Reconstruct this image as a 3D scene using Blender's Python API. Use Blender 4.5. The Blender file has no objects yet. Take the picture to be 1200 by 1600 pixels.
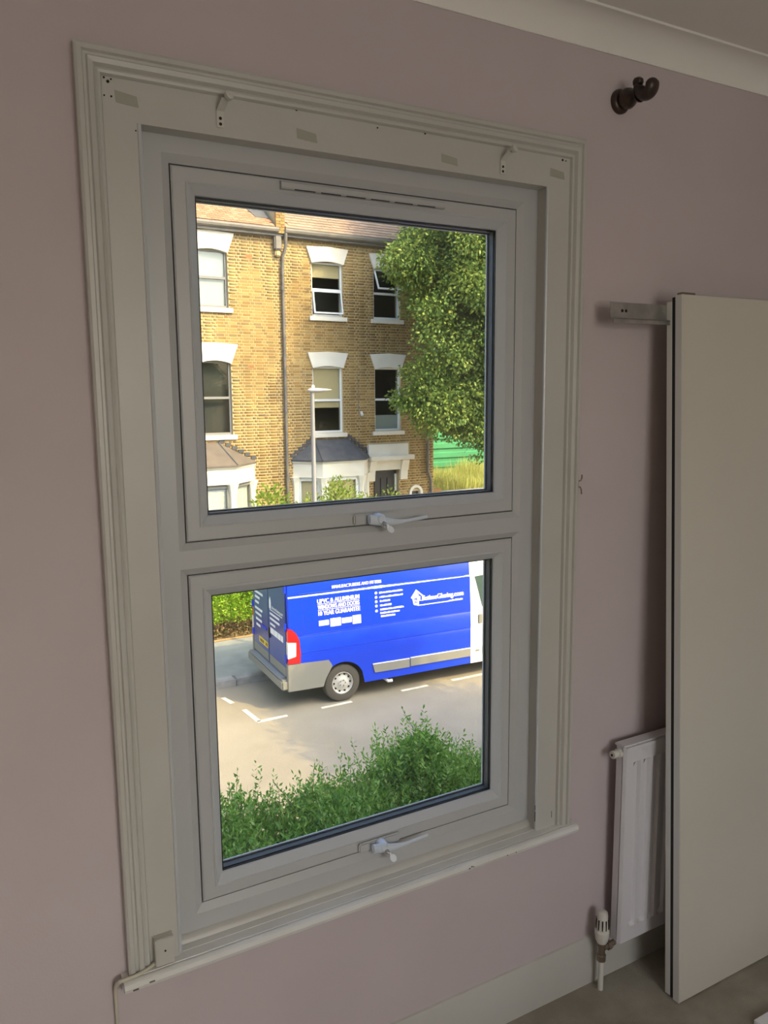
import bpy, bmesh, math, random
import numpy as np
from mathutils import Vector, Matrix
random.seed(7); np.random.seed(7)
R = math.radians
col = bpy.context.scene.collection
scene = bpy.context.scene

# ---------------------------------------------------------------- camera, sky, sun, exposure
FZ = -0.640          # room floor level (z = 0 is the bottom of the lower sash)
GZ = -4.2766         # street level
CEIL = 2.137
cam = bpy.data.cameras.new('camera')
cam.sensor_fit = 'VERTICAL'; cam.sensor_height = 36.0; cam.lens = 36.0 * 1250.05 / 1600.0
cam.clip_start = 0.02; cam.clip_end = 500
camo = bpy.data.objects.new('camera', cam); col.objects.link(camo)
_y, _p, _r = 0.511134229, 0.143608066, -0.00931274873
_f = Vector((math.sin(_y)*math.cos(_p), math.cos(_y)*math.cos(_p), -math.sin(_p)))
_rt = Vector((math.cos(_y), -math.sin(_y), 0)); _up = _rt.cross(_f)
_r2 = _rt*math.cos(_r) + _up*math.sin(_r); _u2 = -_rt*math.sin(_r) + _up*math.cos(_r)
m = Matrix((( _r2.x, _u2.x, -_f.x, -0.46928085), (_r2.y, _u2.y, -_f.y, -1.72262382), (_r2.z, _u2.z, -_f.z, 1.17340999), (0,0,0,1)))
camo.matrix_world = m
scene.camera = camo

SUN_EL, SUN_A = 42.5, 58.0          # height above the horizon; angle from the street's direction
sun_dir = Vector((math.cos(R(SUN_A))*math.cos(R(SUN_EL)), -math.sin(R(SUN_A))*math.cos(R(SUN_EL)), math.sin(R(SUN_EL))))
world = bpy.data.worlds.new('sky'); scene.world = world; world.use_nodes = True
nt = world.node_tree; nt.nodes.clear()
sky = nt.nodes.new('ShaderNodeTexSky'); sky.sky_type = 'NISHITA'; sky.sun_disc = False
sky.sun_elevation = R(SUN_EL); sky.sun_rotation = math.atan2(sun_dir.x, sun_dir.y)
sky.air_density = 1.0; sky.dust_density = 5.0
bg = nt.nodes.new('ShaderNodeBackground'); bg.inputs[1].default_value = 0.70
wo = nt.nodes.new('ShaderNodeOutputWorld')
nt.links.new(sky.outputs[0], bg.inputs[0]); nt.links.new(bg.outputs[0], wo.inputs[0])
sl = bpy.data.lights.new('sun', 'SUN'); sl.energy = 6.3; sl.color = (1.0, 0.72, 0.30); sl.angle = R(0.55)
so = bpy.data.objects.new('sun', sl); col.objects.link(so)
so.rotation_euler = sun_dir.to_track_quat('Z', 'Y').to_euler(); so.location = (10, -10, 20)
# added fill light for the room, placed at the made-up back window
al = bpy.data.lights.new('room_fill_light', 'AREA'); al.shape = 'RECTANGLE'; al.size = 1.7; al.size_y = 1.5
al.energy = 33; al.color = (1.0, 0.95, 0.86)
ao = bpy.data.objects.new('room_fill_light', al); col.objects.link(ao)
ao.location = (0.4, -4.28, 1.2); ao.rotation_euler = (R(90), 0, 0)
scene.view_settings.view_transform = 'Standard'; scene.view_settings.look = 'None'
scene.view_settings.exposure = -0.15; scene.view_settings.gamma = 1.0; scene.view_settings.use_curve_mapping = False
scene.cycles.use_denoising = True
scene.cycles.max_bounces = 8; scene.cycles.diffuse_bounces = 5; scene.cycles.transparent_max_bounces = 24

# ---------------------------------------------------------------- materials
MATS = {}
def mat(name, c, rough=0.6, metal=0.0, c2=None, scale=8.0, bump=0.0, bscale=60.0, spec=0.5, coat=0.0, detail=4.0, lo=0.35, hi=0.65):
    if name in MATS: return MATS[name]
    m = bpy.data.materials.new(name); m.use_nodes = True
    nt = m.node_tree; b = nt.nodes['Principled BSDF']
    b.inputs['Base Color'].default_value = (*c, 1); b.inputs['Roughness'].default_value = rough
    b.inputs['Metallic'].default_value = metal; b.inputs['Specular IOR Level'].default_value = spec
    b.inputs['Coat Weight'].default_value = coat
    tc = nt.nodes.new('ShaderNodeTexCoord')
    if c2 is not None:
        n = nt.nodes.new('ShaderNodeTexNoise'); n.inputs['Scale'].default_value = scale; n.inputs['Detail'].default_value = detail
        r = nt.nodes.new('ShaderNodeValToRGB'); r.color_ramp.elements[0].position = lo; r.color_ramp.elements[1].position = hi
        r.color_ramp.elements[0].color = (*c, 1); r.color_ramp.elements[1].color = (*c2, 1)
        nt.links.new(tc.outputs['Object'], n.inputs['Vector']); nt.links.new(n.outputs[0], r.inputs[0])
        nt.links.new(r.outputs[0], b.inputs['Base Color'])
    if bump > 0:
        n2 = nt.nodes.new('ShaderNodeTexNoise'); n2.inputs['Scale'].default_value = bscale; n2.inputs['Detail'].default_value = 6
        bp = nt.nodes.new('ShaderNodeBump'); bp.inputs['Strength'].default_value = bump; bp.inputs['Distance'].default_value = 0.01
        nt.links.new(tc.outputs['Object'], n2.inputs['Vector']); nt.links.new(n2.outputs[0], bp.inputs['Height'])
        nt.links.new(bp.outputs[0], b.inputs['Normal'])
    MATS[name] = m; return m
def mat_random(name, cols, rough=0.8, source='island', trans=0.0, soot=None, spec=0.3):
    """colour picked at random for every piece; optional translucency for leaves; soot = broad dirt"""
    if name in MATS: return MATS[name]
    m = bpy.data.materials.new(name); m.use_nodes = True; nt = m.node_tree
    b = nt.nodes['Principled BSDF']; b.inputs['Roughness'].default_value = rough; b.inputs['Specular IOR Level'].default_value = spec
    if source == 'island':
        g = nt.nodes.new('ShaderNodeNewGeometry'); o = g.outputs['Random Per Island']
    else:
        g = nt.nodes.new('ShaderNodeObjectInfo'); o = g.outputs['Random']
    r = nt.nodes.new('ShaderNodeValToRGB'); cr = r.color_ramp
    while len(cr.elements) < len(cols): cr.elements.new(0.5)
    for i, c in enumerate(cols):
        cr.elements[i].position = i/(len(cols)-1); cr.elements[i].color = (*c, 1)
    nt.links.new(o, r.inputs[0]); out = r.outputs[0]
    if soot:
        g2 = nt.nodes.new('ShaderNodeNewGeometry'); n = nt.nodes.new('ShaderNodeTexNoise'); n.inputs['Scale'].default_value = soot[0]; n.inputs['Detail'].default_value = 5
        rr = nt.nodes.new('ShaderNodeValToRGB'); rr.color_ramp.elements[0].position = .38; rr.color_ramp.elements[1].position = .66
        rr.color_ramp.elements[0].color = (*soot[1], 1); rr.color_ramp.elements[1].color = (1,1,1,1)
        mx = nt.nodes.new('ShaderNodeMix'); mx.data_type = 'RGBA'; mx.blend_type = 'MULTIPLY'; mx.inputs[0].default_value = 1.0
        nt.links.new(g2.outputs['Position'], n.inputs['Vector']); nt.links.new(n.outputs[0], rr.inputs[0])
        nt.links.new(out, mx.inputs[6]); nt.links.new(rr.outputs[0], mx.inputs[7]); out = mx.outputs[2]
    nt.links.new(out, b.inputs['Base Color'])
    if trans > 0:
        t = nt.nodes.new('ShaderNodeBsdfTranslucent'); ms = nt.nodes.new('ShaderNodeMixShader'); ms.inputs[0].default_value = trans
        nt.links.new(out, t.inputs[0]); nt.links.new(b.outputs[0], ms.inputs[1]); nt.links.new(t.outputs[0], ms.inputs[2])
        nt.links.new(ms.outputs[0], nt.nodes['Material Output'].inputs[0])
    MATS[name] = m; return m
def mat_glass(name, tint=(0.97, 0.985, 0.98), refl=1.0, ior=1.45):
    if name in MATS: return MATS[name]
    m = bpy.data.materials.new(name); m.use_nodes = True; nt = m.node_tree; nt.nodes.clear()
    o = nt.nodes.new('ShaderNodeOutputMaterial'); t = nt.nodes.new('ShaderNodeBsdfTransparent'); t.inputs[0].default_value = (*tint, 1)
    g = nt.nodes.new('ShaderNodeBsdfGlossy'); g.inputs['Roughness'].default_value = 0.02
    f = nt.nodes.new('ShaderNodeFresnel'); f.inputs[0].default_value = ior
    mu = nt.nodes.new('ShaderNodeMath'); mu.operation = 'MULTIPLY'; mu.inputs[1].default_value = refl
    x = nt.nodes.new('ShaderNodeMixShader')
    ge = nt.nodes.new('ShaderNodeNewGeometry'); mr = nt.nodes.new('ShaderNodeMapRange'); mr.inputs[3].default_value = ior; mr.inputs[4].default_value = 1/ior
    nt.links.new(ge.outputs['Backfacing'], mr.inputs[0]); nt.links.new(mr.outputs[0], f.inputs[0]); nt.links.new(f.outputs[0], mu.inputs[0]); nt.links.new(mu.outputs[0], x.inputs[0]); nt.links.new(t.outputs[0], x.inputs[1]); nt.links.new(g.outputs[0], x.inputs[2])
    nt.links.new(x.outputs[0], o.inputs[0]); MATS[name] = m; return m

M_WALL = mat('lilac_paint', (0.555, 0.485, 0.495), 0.75, c2=(0.53, 0.462, 0.473), scale=3.0, bump=0.04, bscale=180)
M_CEIL = mat('ceiling_paint', (0.84, 0.825, 0.78), 0.8, c2=(0.80, 0.78, 0.74), scale=2.0)
M_TRIM = mat('old_white_gloss', (0.53, 0.525, 0.49), 0.38, c2=(0.48, 0.47, 0.43), scale=3.5, bump=0.06, bscale=35, lo=.3, hi=.75)
M_UPVC = mat('upvc', (0.47, 0.48, 0.485), 0.32, spec=0.5)
M_BEAD = mat('upvc_bead', (0.52, 0.54, 0.555), 0.28, spec=0.5)
M_BLACK = mat('black_rubber', (0.012, 0.013, 0.015), 0.5)
M_SPACER = mat('spacer_bar', (0.06, 0.07, 0.08), 0.5)
M_SPACE2 = mat('outer_seal', (0.55, 0.58, 0.62), 0.4)
M_HANDLE = mat('satin_white_metal', (0.66, 0.73, 0.82), 0.28, 0.15)
M_CHROME = mat('chrome', (0.80, 0.83, 0.86), 0.16, 1.0)
M_STEEL = mat('galvanised', (0.50, 0.50, 0.47), 0.38, 0.85, c2=(0.38, 0.38, 0.36), scale=25)
M_DWOOD = mat('dark_wood', (0.030, 0.018, 0.012), 0.35, c2=(0.055, 0.028, 0.018), scale=18)
M_CARPET = mat('carpet', (0.40, 0.375, 0.315), 0.95, c2=(0.30, 0.275, 0.225), scale=7, bump=0.5, bscale=260, detail=8)
M_RAD = mat('radiator_enamel', (0.68, 0.67, 0.70), 0.35)
M_DOOR = mat('laminate', (0.60, 0.575, 0.50), 0.5, c2=(0.58, 0.555, 0.485), scale=2)
M_EDGE = mat('laminate_edge', (0.70, 0.71, 0.68), 0.4)
M_PATCH = mat('bare_patch', (0.36, 0.365, 0.30), 0.6)
M_SILL = mat('sill_gloss', (0.74, 0.75, 0.74), 0.22, c2=(0.66, 0.65, 0.60), scale=4, lo=.3, hi=.8)
M_KEY = mat('nickel_key', (0.86, 0.90, 0.94), 0.3, 0.1)
M_HOLE = mat('screw_hole', (0.02, 0.018, 0.015), 0.9)
M_BRACK = mat('painted_bracket', (0.58, 0.57, 0.52), 0.45)
M_CABLE = mat('cream_cable', (0.55, 0.52, 0.42), 0.45)
M_VALVE = mat('valve_white', (0.66, 0.65, 0.60), 0.35)
M_BRASS = mat('dull_nickel', (0.28, 0.23, 0.18), 0.4, 0.8)
M_PANE = mat_glass('pane_glass')

# ---------------------------------------------------------------- helpers
class MB:
    def __init__(s): s.v = []; s.f = []
    def quadbox(s, p):           # 8 points: bottom ring 0-3, top ring 4-7
        b = len(s.v); s.v += [tuple(q) for q in p]
        s.f += [tuple(b+i for i in q) for q in ((0,3,2,1),(4,5,6,7),(0,1,5,4),(1,2,6,5),(2,3,7,6),(3,0,4,7))]; return s
    def box(s, x0, x1, y0, y1, z0, z1):
        return s.quadbox([(x0,y0,z0),(x1,y0,z0),(x1,y1,z0),(x0,y1,z0),(x0,y0,z1),(x1,y0,z1),(x1,y1,z1),(x0,y1,z1)])
    def prism(s, ring0, ring1, caps=True):
        b = len(s.v); n = len(ring0); s.v += [tuple(q) for q in ring0] + [tuple(q) for q in ring1]
        for i in range(n): j = (i+1) % n; s.f.append((b+i, b+j, b+n+j, b+n+i))
        if caps: s.f.append(tuple(b+i for i in range(n))[::-1]); s.f.append(tuple(b+n+i for i in range(n)))
        return s
    def loft(s, rings, closed=True, caps=True):
        b = len(s.v); n = len(rings[0])
        for r in rings: s.v += [tuple(q) for q in r]
        for k in range(len(rings)-1):
            for i in range(n if closed else n-1):
                j = (i+1) % n; s.f.append((b+k*n+i, b+k*n+j, b+(k+1)*n+j, b+(k+1)*n+i))
        if caps and closed:
            s.f.append(tuple(b+i for i in range(n))[::-1]); s.f.append(tuple(b+(len(rings)-1)*n+i for i in range(n)))
        return s
    def tube(s, pts, r, n=10, caps=True):
        pts = [Vector(q) for q in pts]; rad = r if isinstance(r, (list, tuple)) else [r]*len(pts)
        rings = []; prev = None
        for i, q in enumerate(pts):
            t = (pts[min(i+1, len(pts)-1)] - pts[max(i-1, 0)]).normalized()
            if prev is None:
                a = Vector((0,0,1)) if abs(t.z) < .9 else Vector((1,0,0)); prev = t.cross(a).normalized()
            prev = (prev - t*prev.dot(t)).normalized(); w = t.cross(prev)
            rings.append([q + (prev*math.cos(2*math.pi*k/n) + w*math.sin(2*math.pi*k/n))*rad[i] for k in range(n)])
        return s.loft(rings, True, caps)
    def lathe(s, o, axis, prof, n=20, caps=True):     # prof: (distance along axis, radius)
        o = Vector(o); ax = Vector(axis).normalized(); a = Vector((0,0,1)) if abs(ax.z) < .9 else Vector((1,0,0))
        u = ax.cross(a).normalized(); w = ax.cross(u)
        return s.loft([[o + ax*d + (u*math.cos(2*math.pi*k/n) + w*math.sin(2*math.pi*k/n))*max(r, 1e-4) for k in range(n)] for d, r in prof], True, caps)
    def build(s, name, material, parent=None, smooth=False, bevel=0.0, angle=40):
        me = bpy.data.meshes.new(name); me.from_pydata(s.v, [], s.f); me.update()
        bm = bmesh.new(); bm.from_mesh(me); bmesh.ops.recalc_face_normals(bm, faces=bm.faces)
        if bevel > 0:
            es = [e for e in bm.edges if len(e.link_faces) == 2 and e.calc_face_angle(0) > R(30)]
            bmesh.ops.bevel(bm, geom=es, offset=bevel, segments=2, affect='EDGES', clamp_overlap=True)
        bm.to_mesh(me); bm.free()
        if smooth: me.shade_smooth(); me.set_sharp_from_angle(angle=R(angle))
        return link(name, me, material, parent)
def link(name, me, material, parent=None):
    me.materials.clear(); me.materials.append(material)
    o = bpy.data.objects.new(name, me); col.objects.link(o); o.parent = parent; return o
def empty(name, loc=(0,0,0), rz=0.0):
    o = bpy.data.objects.new(name, None); col.objects.link(o); o.location = loc; o.rotation_euler = (0,0,rz); o.empty_display_size = .1; return o
def tag(o, label=None, cat=None, group=None, kind=None):
    if label: o['label'] = label
    if cat: o['category'] = cat
    if group: o['group'] = group
    if kind: o['kind'] = kind
    return o
def raw_mesh(name, v, f):
    """v: (n,3) array, f: (m,4) or (m,3) array"""
    me = bpy.data.meshes.new(name); k = f.shape[1]
    me.vertices.add(len(v)); me.vertices.foreach_set('co', np.ascontiguousarray(v, dtype=np.float32).ravel())
    me.loops.add(f.size); me.loops.foreach_set('vertex_index', np.ascontiguousarray(f, dtype=np.int32).ravel())
    me.polygons.add(len(f)); me.polygons.foreach_set('loop_start', np.arange(0, f.size, k, dtype=np.int32))
    me.polygons.foreach_set('loop_total', np.full(len(f), k, dtype=np.int32)); me.update(calc_edges=True); me.validate(); return me
def holes_wall(mb, u0, u1, z0, z1, holes, y0, y1):
    us = sorted({u0, u1, *[h[0] for h in holes], *[h[1] for h in holes]}); zs = sorted({z0, z1, *[h[2] for h in holes], *[h[3] for h in holes]})
    us = [u for u in us if u0 <= u <= u1]; zs = [z for z in zs if z0 <= z <= z1]
    for a, b in zip(us, us[1:]):
        run = None
        for c, d in zip(zs, zs[1:]):
            solid = not any(h[0] < (a+b)/2 < h[1] and h[2] < (c+d)/2 < h[3] for h in holes)
            if solid: run = (run[0], d) if run else (c, d)
            if not solid or d == zs[-1]:
                if run: mb.box(a, b, y0, y1, run[0], run[1])
                run = None
    return mb
def leaves(pos, nrm, length, width, jitter=0.6, droop=0.0):
    """one four-cornered, folded leaf (two triangles pairs) at every position"""
    n = len(pos); d = nrm + np.random.normal(0, jitter, (n,3)); d[:,2] -= droop; d /= np.linalg.norm(d, axis=1)[:,None] + 1e-9
    a = np.random.normal(0, 1, (n,3)); s = np.cross(d, a); s /= np.linalg.norm(s, axis=1)[:,None] + 1e-9
    up = np.cross(s, d); L = length*np.random.uniform(.7, 1.25, (n,1)); W = width*np.random.uniform(.75, 1.2, (n,1))
    v = np.empty((n,4,3)); v[:,0] = pos; v[:,1] = pos + d*L*.5 + s*W*.5 + up*W*.12; v[:,2] = pos + d*L; v[:,3] = pos + d*L*.5 - s*W*.5 + up*W*.12
    f = (np.arange(n)*4)[:,None] + np.array([0,1,2,3])
    return v.reshape(-1,3), f

# ---------------------------------------------------------------- the room
XL, XR, YB = -2.6, 3.0, -4.3
YW = -0.045                                            # face of the window wall
mb = MB().box(XL-.2, XR+.2, YB-.2, YW, FZ-.06, FZ); o = mb.build('floor', M_CARPET); tag(o, 'worn beige carpet covering the room floor', kind='structure')
mb = MB().box(XL-.2, XR+.2, YB-.2, YW, CEIL, CEIL+.12); o = mb.build('ceiling', M_CEIL); tag(o, 'plain off white painted ceiling', kind='structure')
mb = holes_wall(MB(), XL-.2, XR+.2, GZ, 2.45, [(-.08, .972, -.09, 1.712)], YW, .066)
o = mb.build('wall_front', M_WALL); tag(o, 'lilac painted wall around the window', kind='structure')
o = MB().box(XL-.2, XL, YB-.2, YW, FZ, CEIL).build('wall_left', M_WALL); tag(o, 'lilac painted side wall left of the viewer', kind='structure')
o = MB().box(XR, XR+.2, YB-.2, YW, FZ, CEIL).build('wall_right', M_WALL); tag(o, 'lilac painted side wall beyond the leaning panels', kind='structure')
o = holes_wall(MB(), XL, XR, FZ, CEIL, [(-.48,1.28,.43,1.97)], YB-.2, YB).build('wall_back', M_WALL); tag(o, 'lilac painted wall behind the viewer with an opening for the added window', kind='structure')
own_roof = [(.45,2.40),(.45,2.50),(-2.2,4.5),(-4.9,2.50),(-4.9,2.40)]
o = MB().prism([(XL-.4,)+q for q in own_roof], [(13.0,)+q for q in own_roof]).build('roof', mat('own_roof', (.12,.11,.11), .8))
tag(o, 'pitched roof over the room and the house next door', kind='structure')
o = MB().box(XR+.2, 12.9, YB-.2, .066, GZ, 2.45).build('wall_next_door', mat('own_brick', (.42,.30,.16), .9)); tag(o, 'brick front of the adjoining house', kind='structure')
# unseen window behind the viewer, added to go with the fill light
w2 = empty('added_window_2', (.4, YB-.1, .43)); tag(w2, 'plain white window added behind the viewer to light the room', kind='structure')
mb = MB(); 
for a in ((-.88,-.81,0,1.54),(.81,.88,0,1.54),(-.81,.81,0,.07),(-.81,.81,1.47,1.54),(-.81,.81,.74,.81)): mb.box(a[0],a[1],-.03,.03,a[2],a[3])
mb.build('frame', M_UPVC, w2)
MB().box(-.81,.81,-.004,.004,.07,.74).build('pane', M_PANE, w2); MB().box(-.81,.81,-.004,.004,.81,1.47).build('pane', M_PANE, w2)
# cove and skirting
cove = []
for k in range(9):
    a = R(90*k/8); cove.append((YW-.065+.065*math.sin(a)*1.0, CEIL-.065*(1-math.cos(a))))
ring = [(YW, CEIL)] + [(YW-.065-.008, CEIL), (YW-.065-.008, CEIL-.006)] + [(c[0]-.0, c[1]-.006) for c in cove] + [(YW-.004, CEIL-.075), (YW, CEIL-.075)]
o = MB().prism([(XL,)+q for q in ring], [(XR,)+q for q in ring]).build('trim_1', M_CEIL, smooth=True, angle=30); tag(o, 'off white plaster cove between lilac wall and ceiling', kind='structure')
ring = [(YW,FZ),(YW-.018,FZ),(YW-.018,FZ+.118),(YW-.014,FZ+.126),(YW-.012,FZ+.138),(YW-.006,FZ+.148),(YW,FZ+.150)]
o = MB().prism([(XL,)+q for q in ring], [(XR,)+q for q in ring]).build('baseboard_front', M_TRIM, smooth=True, angle=30); tag(o, 'white painted skirting board below the window and radiator', kind='structure')

# ---------------------------------------------------------------- window surround
AX0, AX1, AZ1, ABOT = -.188, 1.077, 1.831, -.076
tr = empty('trim_2', (0, YW, ABOT)); tag(tr, 'old white moulded timber architrave around the window', kind='structure')
def P(q): return (q[0], q[1]-YW, q[2]-ABOT)            # into trim space
prof = [(0,YW+.001),(0,-.066),(.005,-.069),(.013,-.069),(.016,-.063),(.021,-.063),(.024,-.067),(.033,-.065),(.038,-.057),(.042,-.059),(.047,-.058),(.050,-.052),(.050,YW+.001)]
def mould(name, pathf):
    MB().loft([[P(pathf(d, y, e)) for d, y in prof] for e in (0,1)]).build(name, M_TRIM, tr, smooth=True, angle=25)
mould('moulding', lambda d, y, e: (AX0+d, y, ABOT) if e == 0 else (AX0+d, y, AZ1-d))
mould('moulding', lambda d, y, e: (AX0+d, y, AZ1-d) if e == 0 else (AX1-d*.84, y, AZ1-d))
mould('moulding', lambda d, y, e: (AX1-d*.84, y, ABOT) if e == 0 else (AX1-d*.84, y, AZ1-d))
IX0, IX1, IZ1 = -.073, .965, 1.704
for q in ((AX0+.049, IX0, ABOT, IZ1), (IX1, AX1-.041, ABOT, IZ1), (AX0+.049, AX1-.041, IZ1, AZ1-.049)):
    MB().box(q[0], q[1], -.05, YW+.002, q[2], q[3]).build('lining_board', M_TRIM, tr).location = (0, -YW, -ABOT)
# reveal linings between the boards and the new frame
for nm, q in (('reveal_lining', (IX0-.008, IX0, ABOT-.02, IZ1)), ('reveal_lining', (IX1, IX1+.008, ABOT-.02, IZ1)), ('reveal_lining', (IX0-.008, IX1+.008, IZ1, IZ1+.009))):
    MB().box(q[0], q[1], YW+.002, .0, q[2], q[3]).build(nm, M_TRIM, tr).location = (0, -YW, -ABOT)
mb = MB().tube([P((IX0+.002,-.049,ABOT+.004)), P((IX0+.002,-.049,IZ1))], .0045, 8); mb.build('silicone_bead', M_BEAD, tr, smooth=True)
mb = MB().tube([P((IX1-.001,-.047,ABOT+.004)), P((IX1-.001,-.047,IZ1))], .0045, 8); mb.build('silicone_bead', M_BEAD, tr, smooth=True)
for x0, x1, z0, z1, sh in ((-.115,-.070,1.737,1.759,.002),(.262,.311,1.724,1.745,.001),(.634,.681,1.723,1.742,0),(.969,1.017,1.731,1.751,-.001)):
    MB().quadbox([P(q) for q in ((x0+sh,-.0507,z0),(x1,-.0507,z0-.004),(x1,-.049,z0-.004),(x0+sh,-.049,z0),(x0,-.0507,z1),(x1-.003,-.0507,z1-.006),(x1-.003,-.049,z1-.006),(x0,-.049,z1))]).build('bare_patch', M_PATCH, tr)
for x, z, r in ((-.141,1.783,.0022),(-.133,1.784,.0022),(-.133,1.778,.002),(-.120,1.777,.0016),(-.126,1.772,.003),(-.134,1.746,.0016),(-.121,1.746,.002),(.263,1.782,.003),(.461,1.774,.0018),(.588,1.780,.0024),(1.009,1.775,.003),(1.020,1.774,.0018),(-.078,1.69,.0015)):
    MB().lathe(P((x,-.0512,z)), (0,1,0), [(0,r),(.003,r)], 8).build('screw_hole', M_HOLE, tr)
for x, z, w, h in ((1.020,-.05,.0015,.02),(.958,-.045,.0015,.03),(.958,-.01,.001,.014)):
    MB().box(x, x+w, -.0508, -.049, z, z+h).build('chipped_paint', M_HOLE, tr).location = (0,-YW,-ABOT)
# window board
sb = empty('trim_3', (.45, YW, -.1)); tag(sb, 'white window board with rounded nose under the window', kind='structure')
sx0, sx1 = -.206, 1.098
def S(q): return (q[0]-.45, q[1]-YW, q[2]+.1)
ring = [(YW+.002,-.103),(-.074,-.103),(-.084,-.099),(-.0875,-.090),(-.085,-.081),(-.079,-.0765),(-.0735,-.0762),(-.0725,-.0785),(-.0695,-.0785),(-.0685,-.0762),(YW+.002,-.0755)]
MB().prism([S((sx0+.004,)+q) for q in ring], [S((sx1-.004,)+q) for q in ring]).build('nosing', M_SILL, sb, smooth=True, angle=35)
MB().box(IX0-.45, IX1-.45, .002, .06, .0, .0255).build('sill_top', M_SILL, sb)
ring = [(-.006,-.0745),(-.022,-.0745),(-.020,-.068),(-.013,-.061),(-.006,-.058)]
MB().prism([S((IX0,)+q) for q in ring], [S((IX1,)+q) for q in ring]).build('quadrant_bead', M_TRIM, sb, smooth=True)
for x, z, w in ((.70,-.092,.006),(.708,-.089,.005),(.715,-.091,.003),(.83,-.093,.003),(.86,-.093,.003),(-.15,-.09,.012),(-.185,-.096,.012)):
    MB().box(x-.45, x+w-.45, -.0882-YW, -.085-YW, z+.1, z+.1028).build('scuff', mat('scuff', (.16,.14,.12), .9), sb)

# ---------------------------------------------------------------- window_1: frame, two sashes
W, Z1, Z2, Z3 = .9, .783, .860, 1.650
w1 = empty('window_1', (0,0,0)); tag(w1, 'white plastic double-glazed window with two top-hung sashes', kind='structure')
def ring_frame(mb, o, i):
    """o, i: lists of (inset, y) as rectangular rings x0,x1,z0,z1 -> mitred loft"""
    rings = []
    for (x0,x1,z0,z1,y) in o: rings.append([(x0,y,z0),(x1,y,z0),(x1,y,z1),(x0,y,z1)])
    b = len(mb.v); n = len(rings)
    for r in rings: mb.v += r
    for k in range(n):
        for j in range(4):
            a = (k+1) % n; mb.f.append((b+k*4+j, b+k*4+(j+1)%4, b+a*4+(j+1)%4, b+a*4+j))
    return mb
def rect_prof(x0,x1,z0,z1, pr): return [(x0+d, x1-d, z0+d, z1-d, y) for d, y in pr]
FX0, FX1, FB, FT = IX0, IX1, -.075, IZ1
# mitred perimeter (left, right, head, bottom) as four bars with 45-degree ends
g = .0028
prf = [('o',.065),('o',-.008),('m',-.008),('i',.003),('i',.065)]
def pt(side, k, end):
    # outer rect, rect where the face ends, inner rect (sash opening)
    O = (FX0, FX1, FB, FT); I = (-g, W+g, -g, Z3+g); Mx = (-.020, W+.020, -.020, Z3+.020)
    r = {'o':O,'m':Mx,'i':I}[k]
    return r
for side in 'lrtb':
    rings = []
    for end in (0,1):
        rr = []
        for k, y in prf:
            r = pt(side, k, end)
            x = {'l':r[0],'r':r[1]}.get(side, r[0] if end == 0 else r[1]); z = {'b':r[2],'t':r[3]}.get(side, r[2] if end == 0 else r[3])
            rr.append((x,y,z))
        rings.append(rr)
    MB().loft(rings).build('frame_bar', M_UPVC, w1)
ring = [(.065,Z1+g),(.003,Z1+g),(-.008,Z1+.018),(-.008,Z2-.018),(.003,Z2-g),(.065,Z2-g)]
MB().prism([(-.020,)+q for q in ring], [(W+.020,)+q for q in ring]).build('transom', M_UPVC, w1)
M_SHGAP = M_BLACK
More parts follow.
